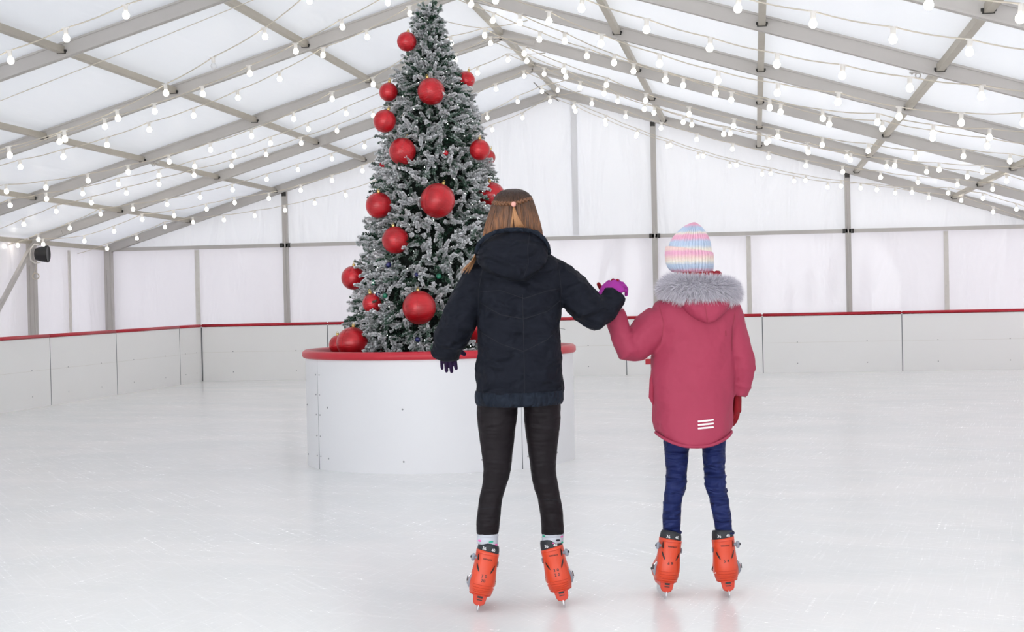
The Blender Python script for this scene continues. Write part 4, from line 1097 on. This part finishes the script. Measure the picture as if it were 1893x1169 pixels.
# hair
def hair_material():
    m, nt, b = nodes('brown_hair')
    tc = add(nt, 'ShaderNodeTexCoord'); mp = add(nt, 'ShaderNodeMapping'); mp.inputs['Scale'].default_value = (190, 190, 6)
    n = add(nt, 'ShaderNodeTexNoise'); n.inputs['Scale'].default_value = 1; n.inputs['Detail'].default_value = 3
    nt.links.new(tc.outputs['Object'], mp.inputs[0]); nt.links.new(mp.outputs[0], n.inputs['Vector'])
    sx = add(nt, 'ShaderNodeSeparateXYZ'); nt.links.new(tc.outputs['Object'], sx.inputs[0])
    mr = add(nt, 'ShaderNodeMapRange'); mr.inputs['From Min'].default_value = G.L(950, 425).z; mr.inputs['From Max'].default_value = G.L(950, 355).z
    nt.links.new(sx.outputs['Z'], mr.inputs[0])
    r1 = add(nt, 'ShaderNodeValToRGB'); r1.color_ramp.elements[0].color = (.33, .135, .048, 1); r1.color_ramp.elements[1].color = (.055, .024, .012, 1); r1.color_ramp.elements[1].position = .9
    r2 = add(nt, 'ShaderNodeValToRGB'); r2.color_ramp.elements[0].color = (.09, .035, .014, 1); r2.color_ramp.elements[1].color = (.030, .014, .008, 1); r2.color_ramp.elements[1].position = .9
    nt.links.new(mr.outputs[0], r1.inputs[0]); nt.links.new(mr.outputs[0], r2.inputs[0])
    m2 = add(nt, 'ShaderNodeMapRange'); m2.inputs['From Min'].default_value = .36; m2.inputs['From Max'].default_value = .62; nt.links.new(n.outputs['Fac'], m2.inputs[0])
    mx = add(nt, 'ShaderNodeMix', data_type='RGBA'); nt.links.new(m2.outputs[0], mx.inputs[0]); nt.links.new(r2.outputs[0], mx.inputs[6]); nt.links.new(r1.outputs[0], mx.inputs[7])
    nt.links.new(mx.outputs[2], b.inputs['Base Color']); setb(b, Roughness=.42); b.inputs['Specular IOR Level'].default_value = .5
    bp = add(nt, 'ShaderNodeBump'); bp.inputs['Strength'].default_value = .6; bp.inputs['Distance'].default_value = .002
    nt.links.new(n.outputs['Fac'], bp.inputs['Height']); nt.links.new(bp.outputs[0], b.inputs['Normal'])
    return m
M_hair = hair_material()
M_tail = mat('light_hair_ends', (.52, .26, .11), .45, 0, (.30, .13, .05), 60, .4, 200, stretch=(3, 3, .1))
HR = [(349.5, 938, 957, .03), (352, 928, 967, .055), (357, 920, 976, .075), (364, 915, 982, .088), (372, 912, 985, .095), (382, 909, 988, .100), (395, 905, 992, .103), (410, 900, 996.5, .104), (425, 896, 1000, .104), (440, 893, 1002.5, .100), (452, 893, 1002, .085)]
HRR = []
for py, x0, x1, ry in HR:
    a = G.L(x0, py, .05); b = G.L(x1, py, .05); HRR.append(((a.x + b.x) / 2, .06, (a.z + b.z) / 2, (b.x - a.x) / 2, ry))
def hair_pt(ang, z, k=1.0, zoff=0):
    zs = [r[2] for r in HRR][::-1]; g = lambda j: float(np.interp(z, zs, [r[j] for r in HRR][::-1]))
    cx, cy, rx, ry = g(0), g(1), g(3), g(4); s = math.sin(ang)
    if s > 0: ry *= 1 - .62 * min(1, max(0, (zs[-1] - z) / .05))
    return Vector((cx + rx * k * math.cos(ang), cy + ry * k * s, z + zoff))
bm = NB(); zs_ = np.linspace(HRR[0][2], HRR[-1][2], 26); rings = []
for z in zs_: rings.append([bm.verts.new(hair_pt(2 * PI * k / 48, z)) for k in range(48)])
for a, b in zip(rings, rings[1:]):
    for k in range(48): bm.faces.new((a[k], a[(k + 1) % 48], b[(k + 1) % 48], b[k]))
bm.faces.new(rings[0]); bm.faces.new(rings[-1][::-1])
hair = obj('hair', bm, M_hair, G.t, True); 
bm = NB()
for i in range(420):
    a0 = random.uniform(-PI - .25, .25); z1 = HRR[0][2] - random.uniform(0, .02); z0 = random.uniform(HRR[-2][2], HRR[-3][2]) - .01; P_ = []
    k = random.uniform(1.0, 1.025); wob = random.uniform(-.03, .03)
    for j in range(8):
        f = j / 7; z = z1 + (z0 - z1) * f; P_.append(hair_pt(a0 + wob * f * f, z, k + .015 * f))
    tube(bm, P_, [.0009, .0015, .0018, .0018, .0018, .0017, .0013, .0006], 4)
obj('hair_strands', bm, M_hair, hair, True)['kind'] = 'stuff'
def surf_h(px, py, off=.006):
    z = G.L(px, py, -.04).z; x = G.L(px, py, -.04).x
    zs = [r[2] for r in HRR][::-1]; g = lambda j: float(np.interp(z, zs, [r[j] for r in HRR][::-1]))
    s = max(-.985, min(.985, (x - g(0)) / g(3))); return Vector((x, g(1) - (g(4)) * math.sqrt(1 - s * s) - off, z))
BR = [surf_h(*p, .007) for p in [(911.5, 372.5), (915, 374), (919, 375), (924, 376), (930, 376.5), (936, 376.5), (942, 376), (948, 376.5), (954, 375.5), (960, 373.5), (966, 371.5), (972, 369.5), (978, 367.5), (982, 366), (985, 364.5)]]
bm = NB(); P_ = []
for a, b in zip(BR, BR[1:]): P_ += [a.lerp(b, k / 2) for k in range(2)]
for i, p in enumerate(P_[:-1]):
    d = (P_[i + 1] - p).normalized(); up = Vector((0, 0, 1)); s = 1 if i % 2 else -1
    ax = (d + up * .65 * s).normalized(); q = p + up * (.0026 * s)
    rot = ax.to_track_quat('X', 'Z').to_matrix(); ellipsoid(bm, q, (.0105, .0075, .0056), 10, 7, rot)
obj('braid', bm, mat('braided_hair', (.10, .040, .016), .45, 0, (.24, .10, .04), 120, .3, 200), hair, True)
pt = surf_h(949.5, 378, .012); bm = NB(); ellipsoid(bm, pt, (.0100, .010, .0110), 14, 10); obj('hair_tie', bm, mat('pale_pink_tie', (.72, .36, .30), .7), hair, True)
bm = NB()
for tx, ty, w in ((944, 424, .004), (946, 425, .003), (954, 424, .005), (958, 424, .0055), (962, 423, .005), (966, 423, .0045), (970, 423, .003)):
    a = pt + Vector((0, 0, -.008)); b = surf_h(tx, ty, .010); m_ = a.lerp(b, .5) + Vector((0, -.004, .0)); m_.x = a.x + (b.x - a.x) * .38
    tube(bm, [a, a.lerp(m_, .5), m_, m_.lerp(b, .5), b], [.003, w * .8, w, w, w * .8], 7, .6)
obj('hair_tail', bm, M_tail, hair, True)
bm = NB()
for i in range(26):
    f = random.random(); a = G.L(896 + 4 * f, 432, .02 + .05 * f); b = G.L(884 + 3 * f, 460, -.02 + .06 * f); c = G.L(872 + 6 * f, 483, -.05 + .06 * f); d = G.L(852 + 16 * f, 497 + 10 * random.random(), -.05 + .05 * f)
    tube(bm, [a, a.lerp(b, .6), b, b.lerp(c, .5), c, d], [.003, .0035, .0035, .0028, .002, .0006], 5)
obj('shoulder_lock', bm, M_tail, hair, True)

# ================================================================== the child
kl = on_z(1232, 1111); kr = on_z(1349, 1109)
K = Person('child', (kl.dot(RT) + kr.dot(RT)) / 2, 7.04, 'child in a raspberry parka with grey fur collar and pastel striped knit hat')
dL = place_skate(K, 1232, 1111, 7.2, 4, -1, [('6 9', .150)]); dR = place_skate(K, 1350, 1109, -4.6, -1, 1, [('5 4', .156)])
bL = ankle(dL, 7.2, 4); bR = ankle(dR, -4.6, -1)
KLL = [(790, 1225, 1279), (816, 1226.4, 1277), (840, 1228.5, 1272.5), (870, 1231.5, 1270), (887, 1231, 1269.5), (900, 1230, 1269), (912, 1228.5, 1266), (921, 1227, 1262), (945, 1225.5, 1259.5), (965, 1225, 1258), (985, 1225, 1257)]
KLR = [(790, 1295, 1343), (816, 1297, 1342), (840, 1299, 1341), (870, 1301, 1340), (887, 1302, 1341), (900, 1303, 1342), (912, 1307, 1344), (921, 1311, 1346), (945, 1316, 1350.5), (965, 1319.5, 1352.5), (985, 1322.5, 1354)]
bm = NB(); leg(K, bm, KLL, .06, bL.y); leg(K, bm, KLR, .06, bR.y)
loft(bm, [K.row(740, 1228, 1340, .06, .10), K.row(785, 1226, 1342, .06, .10), K.row(803, 1232, 1336, .06, .08)], 28)
# wrinkles at the knees
for px0, px1, py, yc in ((1230, 1268, 905, .05), (1231, 1270, 893, .05), (1231, 1268, 880, .05), (1226, 1260, 930, .05), (1303, 1342, 896, .05), (1302, 1341, 884, .05), (1308, 1345, 910, .055), (1301, 1340, 868, .05)):
    a = K.L(px0, py, yc); b = K.L(px1, py - 4, yc); r = (b.x - a.x) / 2 * .98; c = (a + b) / 2
    tube(bm, [(c.x + r * math.cos(t), yc + r * 1.05 * math.sin(t), c.z + (b.z - a.z) / 2 * math.cos(t) + .003 * math.sin(3 * t)) for t in np.linspace(0, 2 * PI, 21)], .005, 6, cap=False)
o = obj('trousers', bm, M_blue, K.t, True, REM(.005, 2)); disp(o, .035, .008)
for p, q, py in ((1224.5, 1258, 984), (1322, 1355, 984)):
    a = K.L(p, py, .06); b = K.L(q, py, .06); c = (a + b) / 2; r = (b.x - a.x) / 2
    yc = bL.y if p < 1300 else bR.y
    bm = NB(); tube(bm, [(c.x + r * math.cos(t), yc + r * 1.05 * math.sin(t), c.z + .002 * math.sin(4 * t)) for t in np.linspace(0, 2 * PI, 25)], .005, 7, cap=False); obj('trouser_cuff', bm, M_blue, K.t, True)
KARML = [(1222, 598, .05), (1198, 617, .035), (1174, 637, .01), (1159, 641, -.005), (1147, 621, -.015), (1139, 594, -.025), (1135, 577, -.03)]
KARMR = [(1349, 582, .05), (1359, 620, .045), (1370, 660, .04), (1371, 698, .055), (1365, 729, .07)]
KHC = K.L(1277, 484, .075)
bm = NB(); leg(K, bm, KLL, .06, bL.y, shrink=.008); leg(K, bm, KLR, .06, bR.y, shrink=.008)
loft(bm, [K.row(800, 1234, 1334, .06, .07), K.row(760, 1230, 1338, .06, .09), K.row(690, 1236, 1330, .055, .08), K.row(620, 1232, 1338, .05, .085), K.row(575, 1228, 1344, .05, .08), K.row(555, 1255, 1320, .055, .05)], 28)
tube(bm, [K.L(*p) for p in KARML], [.045, .042, .040, .036, .030, .025, .022], 14); tube(bm, [K.L(*p) for p in KARMR], [.042, .038, .034, .028, .022], 14)
head_bm(bm, KHC, .110)
for a in (bL, bR): tube(bm, [a + Vector((0, 0, .0)), a + Vector((0, .0, -.10)), a + Vector((0, .06, -.165))], [.027, .027, .026], 12)
obj('body', bm, M_skin, K.t, True, REM(.0055, 2)); face_parts(KHC, .110, K.t)
# parka
KT = [(538, 1262, 1318, .07), (546, 1240, 1342, .085), (553, 1222, 1358, .10), (562, 1209, 1368, .11), (578, 1203, 1372, .12), (600, 1203, 1369, .125), (633, 1208, 1362, .125), (664, 1205, 1359.5, .13), (700, 1204, 1358, .135), (739, 1206, 1356.5, .142), (775, 1208, 1355.5, .148), (790, 1209.5, 1354, .148), (797, 1214, 1350, .144)]
def kdz(i, c, s):
    k = len(KT) - 1; w = {k: 1.0, k - 1: .75, k - 2: .42, k - 3: .15}.get(i, 0); return -.058 * (1 - c * c) * w * (1 if s < 0 else .6)
bm = NB(); loft(bm, [K.row(p, a, b, .055, r, .055) for p, a, b, r in KT], 48, 2.25, True, kdz)
tube(bm, [K.L(*p) for p in KARML], [.082, .082, .068, .060, .049, .045, .042], 24); tube(bm, [K.L(*p) for p in KARMR], [.056, .056, .052, .047, .040], 22)
for pts, k, fs in (([(1159, 641, -.005), (1147, 621, -.015), (1140, 590, -.02)], .050, (.15, .45)), ([(1371, 690, .05), (1368, 710, .06), (1365, 727, .07)], .043, (.2, .6)), ([(1368, 655, .04), (1371, 680, .05), (1371, 698, .055)], .049, (.1, .6))):
    a, b, c = [K.L(*p) for p in pts]; d = (c - a).normalized()
    for f in fs:
        q = a.lerp(c, f); s = d.cross(Vector((0, 1, .2))).normalized(); u = s.cross(d).normalized()
        tube(bm, [q + s * (math.cos(t) * k) + u * (math.sin(t) * k) + d * (.012 * math.sin(t + .5)) for t in np.linspace(0, 2 * PI, 21)], .007, 6, cap=False)
JK = obj('parka', bm, M_pink, K.t, True, REM(.006, 5)); disp(JK, .17, .026, depth=1); disp(JK, .06, .009, depth=2)
# hem piping, following the curved hem
k = len(KT) - 1; cxr = K.row(*KT[k - 1][:3], .055, .148, .055); bm = NB(); P_ = []
for t in np.linspace(0, 2 * PI, 49):
    c, s = math.cos(t), math.sin(t); x = math.copysign(abs(c) ** (2 / 2.25), c); y = math.copysign(abs(s) ** (2 / 2.25), s)
    P_.append((cxr[0] + cxr[3] * .955 * x, .055 + .143 * y, cxr[2] - .020 - .050 * (1 - c * c) * (1 if s < 0 else .6)))
tube(bm, P_, .0072, 8, cap=False); obj('hem_piping', bm, M_pink, K.t, True)
# seams, stripes, mark
for (a, b) in (((1290, 779.5), (1319, 776.5)), ((1290, 786), (1319, 783)), ((1290, 792.5), (1319, 789.5))):
    o = strip('reflective_stripe', [X(K, *a), X(K, *b)], .0068, JK, M_reflect, K.t, .0025, .006)
strip('armhole_seam', [X(K, 1222, 566), X(K, 1229, 600), X(K, 1222, 640)], .003, JK, M_stitch, K.t)
strip('armhole_seam', [X(K, 1362, 572), X(K, 1357, 610), X(K, 1356, 650)], .003, JK, M_stitch, K.t)
strip('stitched_mark', [X(K, 1343, 612), X(K, 1343.5, 622)], .006, JK, M_stitch, K.t)
bm = NB(); a = K.L(1207.5, 682, .03); b = K.L(1207, 748, .03); tube(bm, [a + Vector((.006, -.0, .0)), a.lerp(b, .3) + Vector((-.004, 0, 0)), a.lerp(b, .8) + Vector((-.006, 0, 0)), b + Vector((.004, 0, 0))], [.008, .011, .012, .006], 8)
obj('pocket_flap', bm, M_pinkd, K.t, True)
# gloves
bm = NB(); hand_bm(bm, K.L(1363, 727, .075), (-.02, .10, -1), (.9, -.35, 0), (0, 1, 0), .84, [.15, .18, .2, .25], (.1, .5, -.85), .03)
obj('glove', bm, M_dred, K.t, True, REM(.0028, 3))['label'] = 'dark red knitted glove hanging at the side'
bm = NB(); hand_bm(bm, K.L(1131, 569, -.03), (.20, .06, 1), (-.2, 1, .1), (-1, 0, 0), .80, [.42, .5, .6, .65], (-.46, -.12, .88), .0, -.05, 1.35)
obj('glove', bm, M_dred, K.t, True, REM(.0028, 3))['label'] = 'dark red knitted glove with raised thumb, holding the hand of the teenager'
# hood pouch and fleece lining
KH = [(548, 1256, 1350, .075, -.03), (562, 1258, 1350, .08, -.045), (574, 1266, 1345, .075, -.055), (584, 1278, 1336, .062, -.065), (592, 1291, 1326, .045, -.075), (598, 1302, 1314, .028, -.085)]
def krow(p): py, x0, x1, ry, cy = p; a = K.L(x0, py, cy); b = K.L(x1, py, cy); return ((a.x + b.x) / 2, cy, (a.z + b.z) / 2, (b.x - a.x) / 2, ry)
bm = NB(); loft(bm, [krow(p) for p in KH], 32, 2.0); kh = obj('hood', bm, M_pink, K.t, True, REM(.005, 4)); disp(kh, .06, .010)
strip('hood_seam', [X(K, 1301, 566), X(K, 1306, 596)], .003, kh, M_stitch, kh)
c = K.L(1292, 512, .03); bm = NB()
for t in np.linspace(PI * .95, PI * 2.05, 30): ellipsoid(bm, c + Vector((.082 * math.cos(t), .085 * math.sin(t), random.uniform(-.002, .004) + .004)), (.014, .014, .017), 8, 6)
loft(bm, [(c.x, c.y, c.z - .03, .085, .088), (c.x, c.y, c.z, .088, .09), (c.x, c.y, c.z + .008, .08, .082)], 24)
obj('hood_lining', bm, M_fleece, K.t, True)
# fur collar
fc = K.L(1294.5, 537, .0); FRX, FRY, FT = .120, .135, .042
def fur_c(t): return Vector((fc.x + FRX * math.cos(t), .045 + FRY * math.sin(t), fc.z - .010 * math.cos(t) - .006 * math.sin(t)))
bm = NB(); P_ = [fur_c(t) for t in np.linspace(-PI - 1.0, 1.0, 33)]
tube(bm, P_, [.02] + [FT] * 31 + [.02], 18, 1.0, True, ZZ)
M_furb = mat('fur_base', (.44, .42, .47), .95, 0, (.54, .52, .57), 30, 1, 80)
fur = obj('fur_trim', bm, M_furb, K.t, True)
def fur_material():
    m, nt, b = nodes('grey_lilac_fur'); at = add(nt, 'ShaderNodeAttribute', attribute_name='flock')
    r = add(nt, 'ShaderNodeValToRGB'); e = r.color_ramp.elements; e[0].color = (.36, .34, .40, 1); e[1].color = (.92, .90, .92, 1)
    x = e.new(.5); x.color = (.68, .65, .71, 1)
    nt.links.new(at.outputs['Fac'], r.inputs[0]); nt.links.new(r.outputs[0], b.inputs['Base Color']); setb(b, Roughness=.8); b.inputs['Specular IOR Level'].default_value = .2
    return m
NF_ = 26000
tt = rng.uniform(-PI - .9, .9, NF_); aa = rng.random(NF_) * 2 * PI
C_ = np.stack([fc.x + FRX * np.cos(tt), .045 + FRY * np.sin(tt), fc.z - .010 * np.cos(tt) - .006 * np.sin(tt)], 1)
rad = np.stack([np.cos(tt), np.sin(tt), np.zeros(NF_)], 1); N_ = rad * np.cos(aa)[:, None] + np.array([0, 0, 1.]) * np.sin(aa)[:, None]
B_ = C_ + N_ * FT * .94; tan = np.stack([-np.sin(tt), np.cos(tt), np.zeros(NF_)], 1)
clump = np.sin(tt * 37 + np.sin(aa * 3) * 2)[:, None] * .28 + rng.normal(0, .22, (NF_, 1))
D_ = N_ * .8 + tan * clump + rng.normal(0, .16, (NF_, 3)) + np.array([0, 0, -.22]); D_ /= np.linalg.norm(D_, axis=1)[:, None]
Ln = rng.uniform(.018, .042, NF_)[:, None]
S_ = np.cross(D_, N_ + rng.normal(0, .2, (NF_, 3))); S_ /= np.linalg.norm(S_, axis=1)[:, None]; wd = .0008
Mi = B_ + D_ * Ln * .55; Ti = B_ + D_ * Ln + np.array([0, 0, -.004])
q = np.stack([B_ + S_ * wd, Mi + S_ * wd * .8, Ti, Mi - S_ * wd * .8, B_ - S_ * wd], 1).reshape(-1, 3)
me = bpy.data.meshes.new('fur_hairs'); me.vertices.add(len(q)); me.vertices.foreach_set('co', q.astype(np.float32).ravel()); me.loops.add(NF_ * 5)
me.loops.foreach_set('vertex_index', np.arange(NF_ * 5, dtype=np.int32)); me.polygons.add(NF_)
me.polygons.foreach_set('loop_start', (np.arange(NF_) * 5).astype(np.int32)); me.polygons.foreach_set('loop_total', np.full(NF_, 5, np.int32))
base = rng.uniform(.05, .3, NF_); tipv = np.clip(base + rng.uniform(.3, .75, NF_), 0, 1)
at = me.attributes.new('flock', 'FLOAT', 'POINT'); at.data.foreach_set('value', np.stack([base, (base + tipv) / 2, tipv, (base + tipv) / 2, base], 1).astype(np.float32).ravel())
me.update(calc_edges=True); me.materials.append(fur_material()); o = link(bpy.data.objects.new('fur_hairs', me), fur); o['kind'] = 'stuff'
# knitted hat
def knit(name, stops, z0, z1):
    m, nt, b = nodes(name); tc = add(nt, 'ShaderNodeTexCoord'); sx = add(nt, 'ShaderNodeSeparateXYZ'); nt.links.new(tc.outputs['Object'], sx.inputs[0])
    n = add(nt, 'ShaderNodeTexNoise'); n.inputs['Scale'].default_value = 45; nt.links.new(tc.outputs['Object'], n.inputs['Vector'])
    ma = add(nt, 'ShaderNodeMath', operation='MULTIPLY_ADD'); ma.inputs[1].default_value = .012; nt.links.new(n.outputs['Fac'], ma.inputs[0]); nt.links.new(sx.outputs['Z'], ma.inputs[2])
    mr = add(nt, 'ShaderNodeMapRange'); mr.inputs['From Min'].default_value = z0 + .006; mr.inputs['From Max'].default_value = z1 + .006; nt.links.new(ma.outputs[0], mr.inputs[0])
    r = add(nt, 'ShaderNodeValToRGB'); e = r.color_ramp.elements; e[0].position = stops[0][0]; e[0].color = rgba(stops[0][1]); e[1].position = stops[-1][0]; e[1].color = rgba(stops[-1][1])
    for p, c in stops[1:-1]: x = e.new(p); x.color = rgba(c)
    nt.links.new(mr.outputs[0], r.inputs[0]); nt.links.new(r.outputs[0], b.inputs['Base Color']); setb(b, Roughness=.9); b.inputs['Specular IOR Level'].default_value = .15
    wv = add(nt, 'ShaderNodeTexWave'); wv.bands_direction = 'Z'; wv.inputs['Scale'].default_value = 95; wv.inputs['Distortion'].default_value = .6
    nt.links.new(tc.outputs['Object'], wv.inputs['Vector']); bp = add(nt, 'ShaderNodeBump'); bp.inputs['Strength'].default_value = .5; bp.inputs['Distance'].default_value = .002
    nt.links.new(wv.outputs['Fac'], bp.inputs['Height']); nt.links.new(bp.outputs[0], b.inputs['Normal']); return m
CP, CB, CC, CO = (.82, .44, .58), (.52, .62, .76), (.84, .78, .68), (.84, .62, .58)
def ribbed(rows, nrib, amp, tilt=0.):
    bm = NB(); n = nrib * 6; rings = []
    for (cx, cyy, z, rx, ry) in rows:
        f = min(1, rx / .05); ring = []
        for k in range(n):
            t = 2 * PI * k / n; d = 1 + amp * f * (abs(math.sin(nrib * t / 2)) - .5) / max(rx, .02); ring.append(bm.verts.new((cx + rx * d * math.cos(t), cyy + ry * d * math.sin(t), z - tilt * math.cos(t) * rx)))
        rings.append(ring)
    for a, b in zip(rings, rings[1:]):
        for k in range(n): bm.faces.new((a[k], a[(k + 1) % n], b[(k + 1) % n], b[k]))
    bm.faces.new(rings[0]); bm.faces.new(rings[-1][::-1]); return bm
HT_ = [(411, 1281.5, 1286, .008), (413.5, 1275, 1290.5, .02), (418, 1267, 1296, .04), (424, 1260, 1300.5, .055), (431, 1253, 1305.5, .07), (438, 1247, 1309.5, .08), (447, 1241.5, 1312.5, .088), (457, 1238, 1314, .095), (470, 1236, 1314.5, .098), (488, 1238, 1313, .098)]
hr_ = [K.row(p, a, b, .07, r, .06) for p, a, b, r in HT_]
z0 = K.L(1277, 470).z; z1 = K.L(1283, 411).z
ht = obj('knit_hat', ribbed(hr_, 40, .0075, .06), knit('pastel_striped_knit', [(0, CC), (.16, CC), (.27, CB), (.40, CB), (.50, CP), (.60, CP), (.67, CC), (.74, CB), (.84, CB), (.93, CP), (1, CP)], z0, z1), K.t, True)
BRM = [(460, 1240, 1311, .090), (461.5, 1233, 1317, .100), (466, 1231.5, 1318, .106), (478, 1231, 1318.5, .108), (492, 1232.5, 1317.5, .106), (502, 1238, 1313, .098), (507, 1244, 1308, .09)]
br_ = [K.row(p, a, b, .07, r, .06) for p, a, b, r in BRM]
z0 = K.L(1277, 507).z; z1 = K.L(1277, 461).z
o = obj('folded_brim', ribbed(br_, 40, .0075, .16), knit('pastel_striped_brim', [(0, CP), (.12, CP), (.24, CB), (.38, CB), (.52, CC), (.68, CO), (.82, CP), (.92, CP), (1, CO)], z0, z1), ht, True)

# ------------------------------------------------------------------ light and view
w = bpy.data.worlds.new('sky'); scn.world = w; w.use_nodes = True
wn = w.node_tree; bg = wn.nodes['Background']; bg.inputs[0].default_value = (.95, .97, 1.0, 1); bg.inputs[1].default_value = 3.05
sd = bpy.data.lights.new('sun', 'SUN'); sd.energy = 7.5; sd.angle = math.radians(20); sd.color = (1, .96, .92)
so = bpy.data.objects.new('sun', sd); COL.objects.link(so)
sdir = Vector((-.88, .22, -.44)); so.rotation_euler = sdir.to_track_quat('-Z', 'Y').to_euler()
scn.view_settings.view_transform = 'Standard'; scn.view_settings.look = 'None'; scn.view_settings.gamma = 1; scn.view_settings.use_curve_mapping = False
scn.view_settings.exposure = 0.60
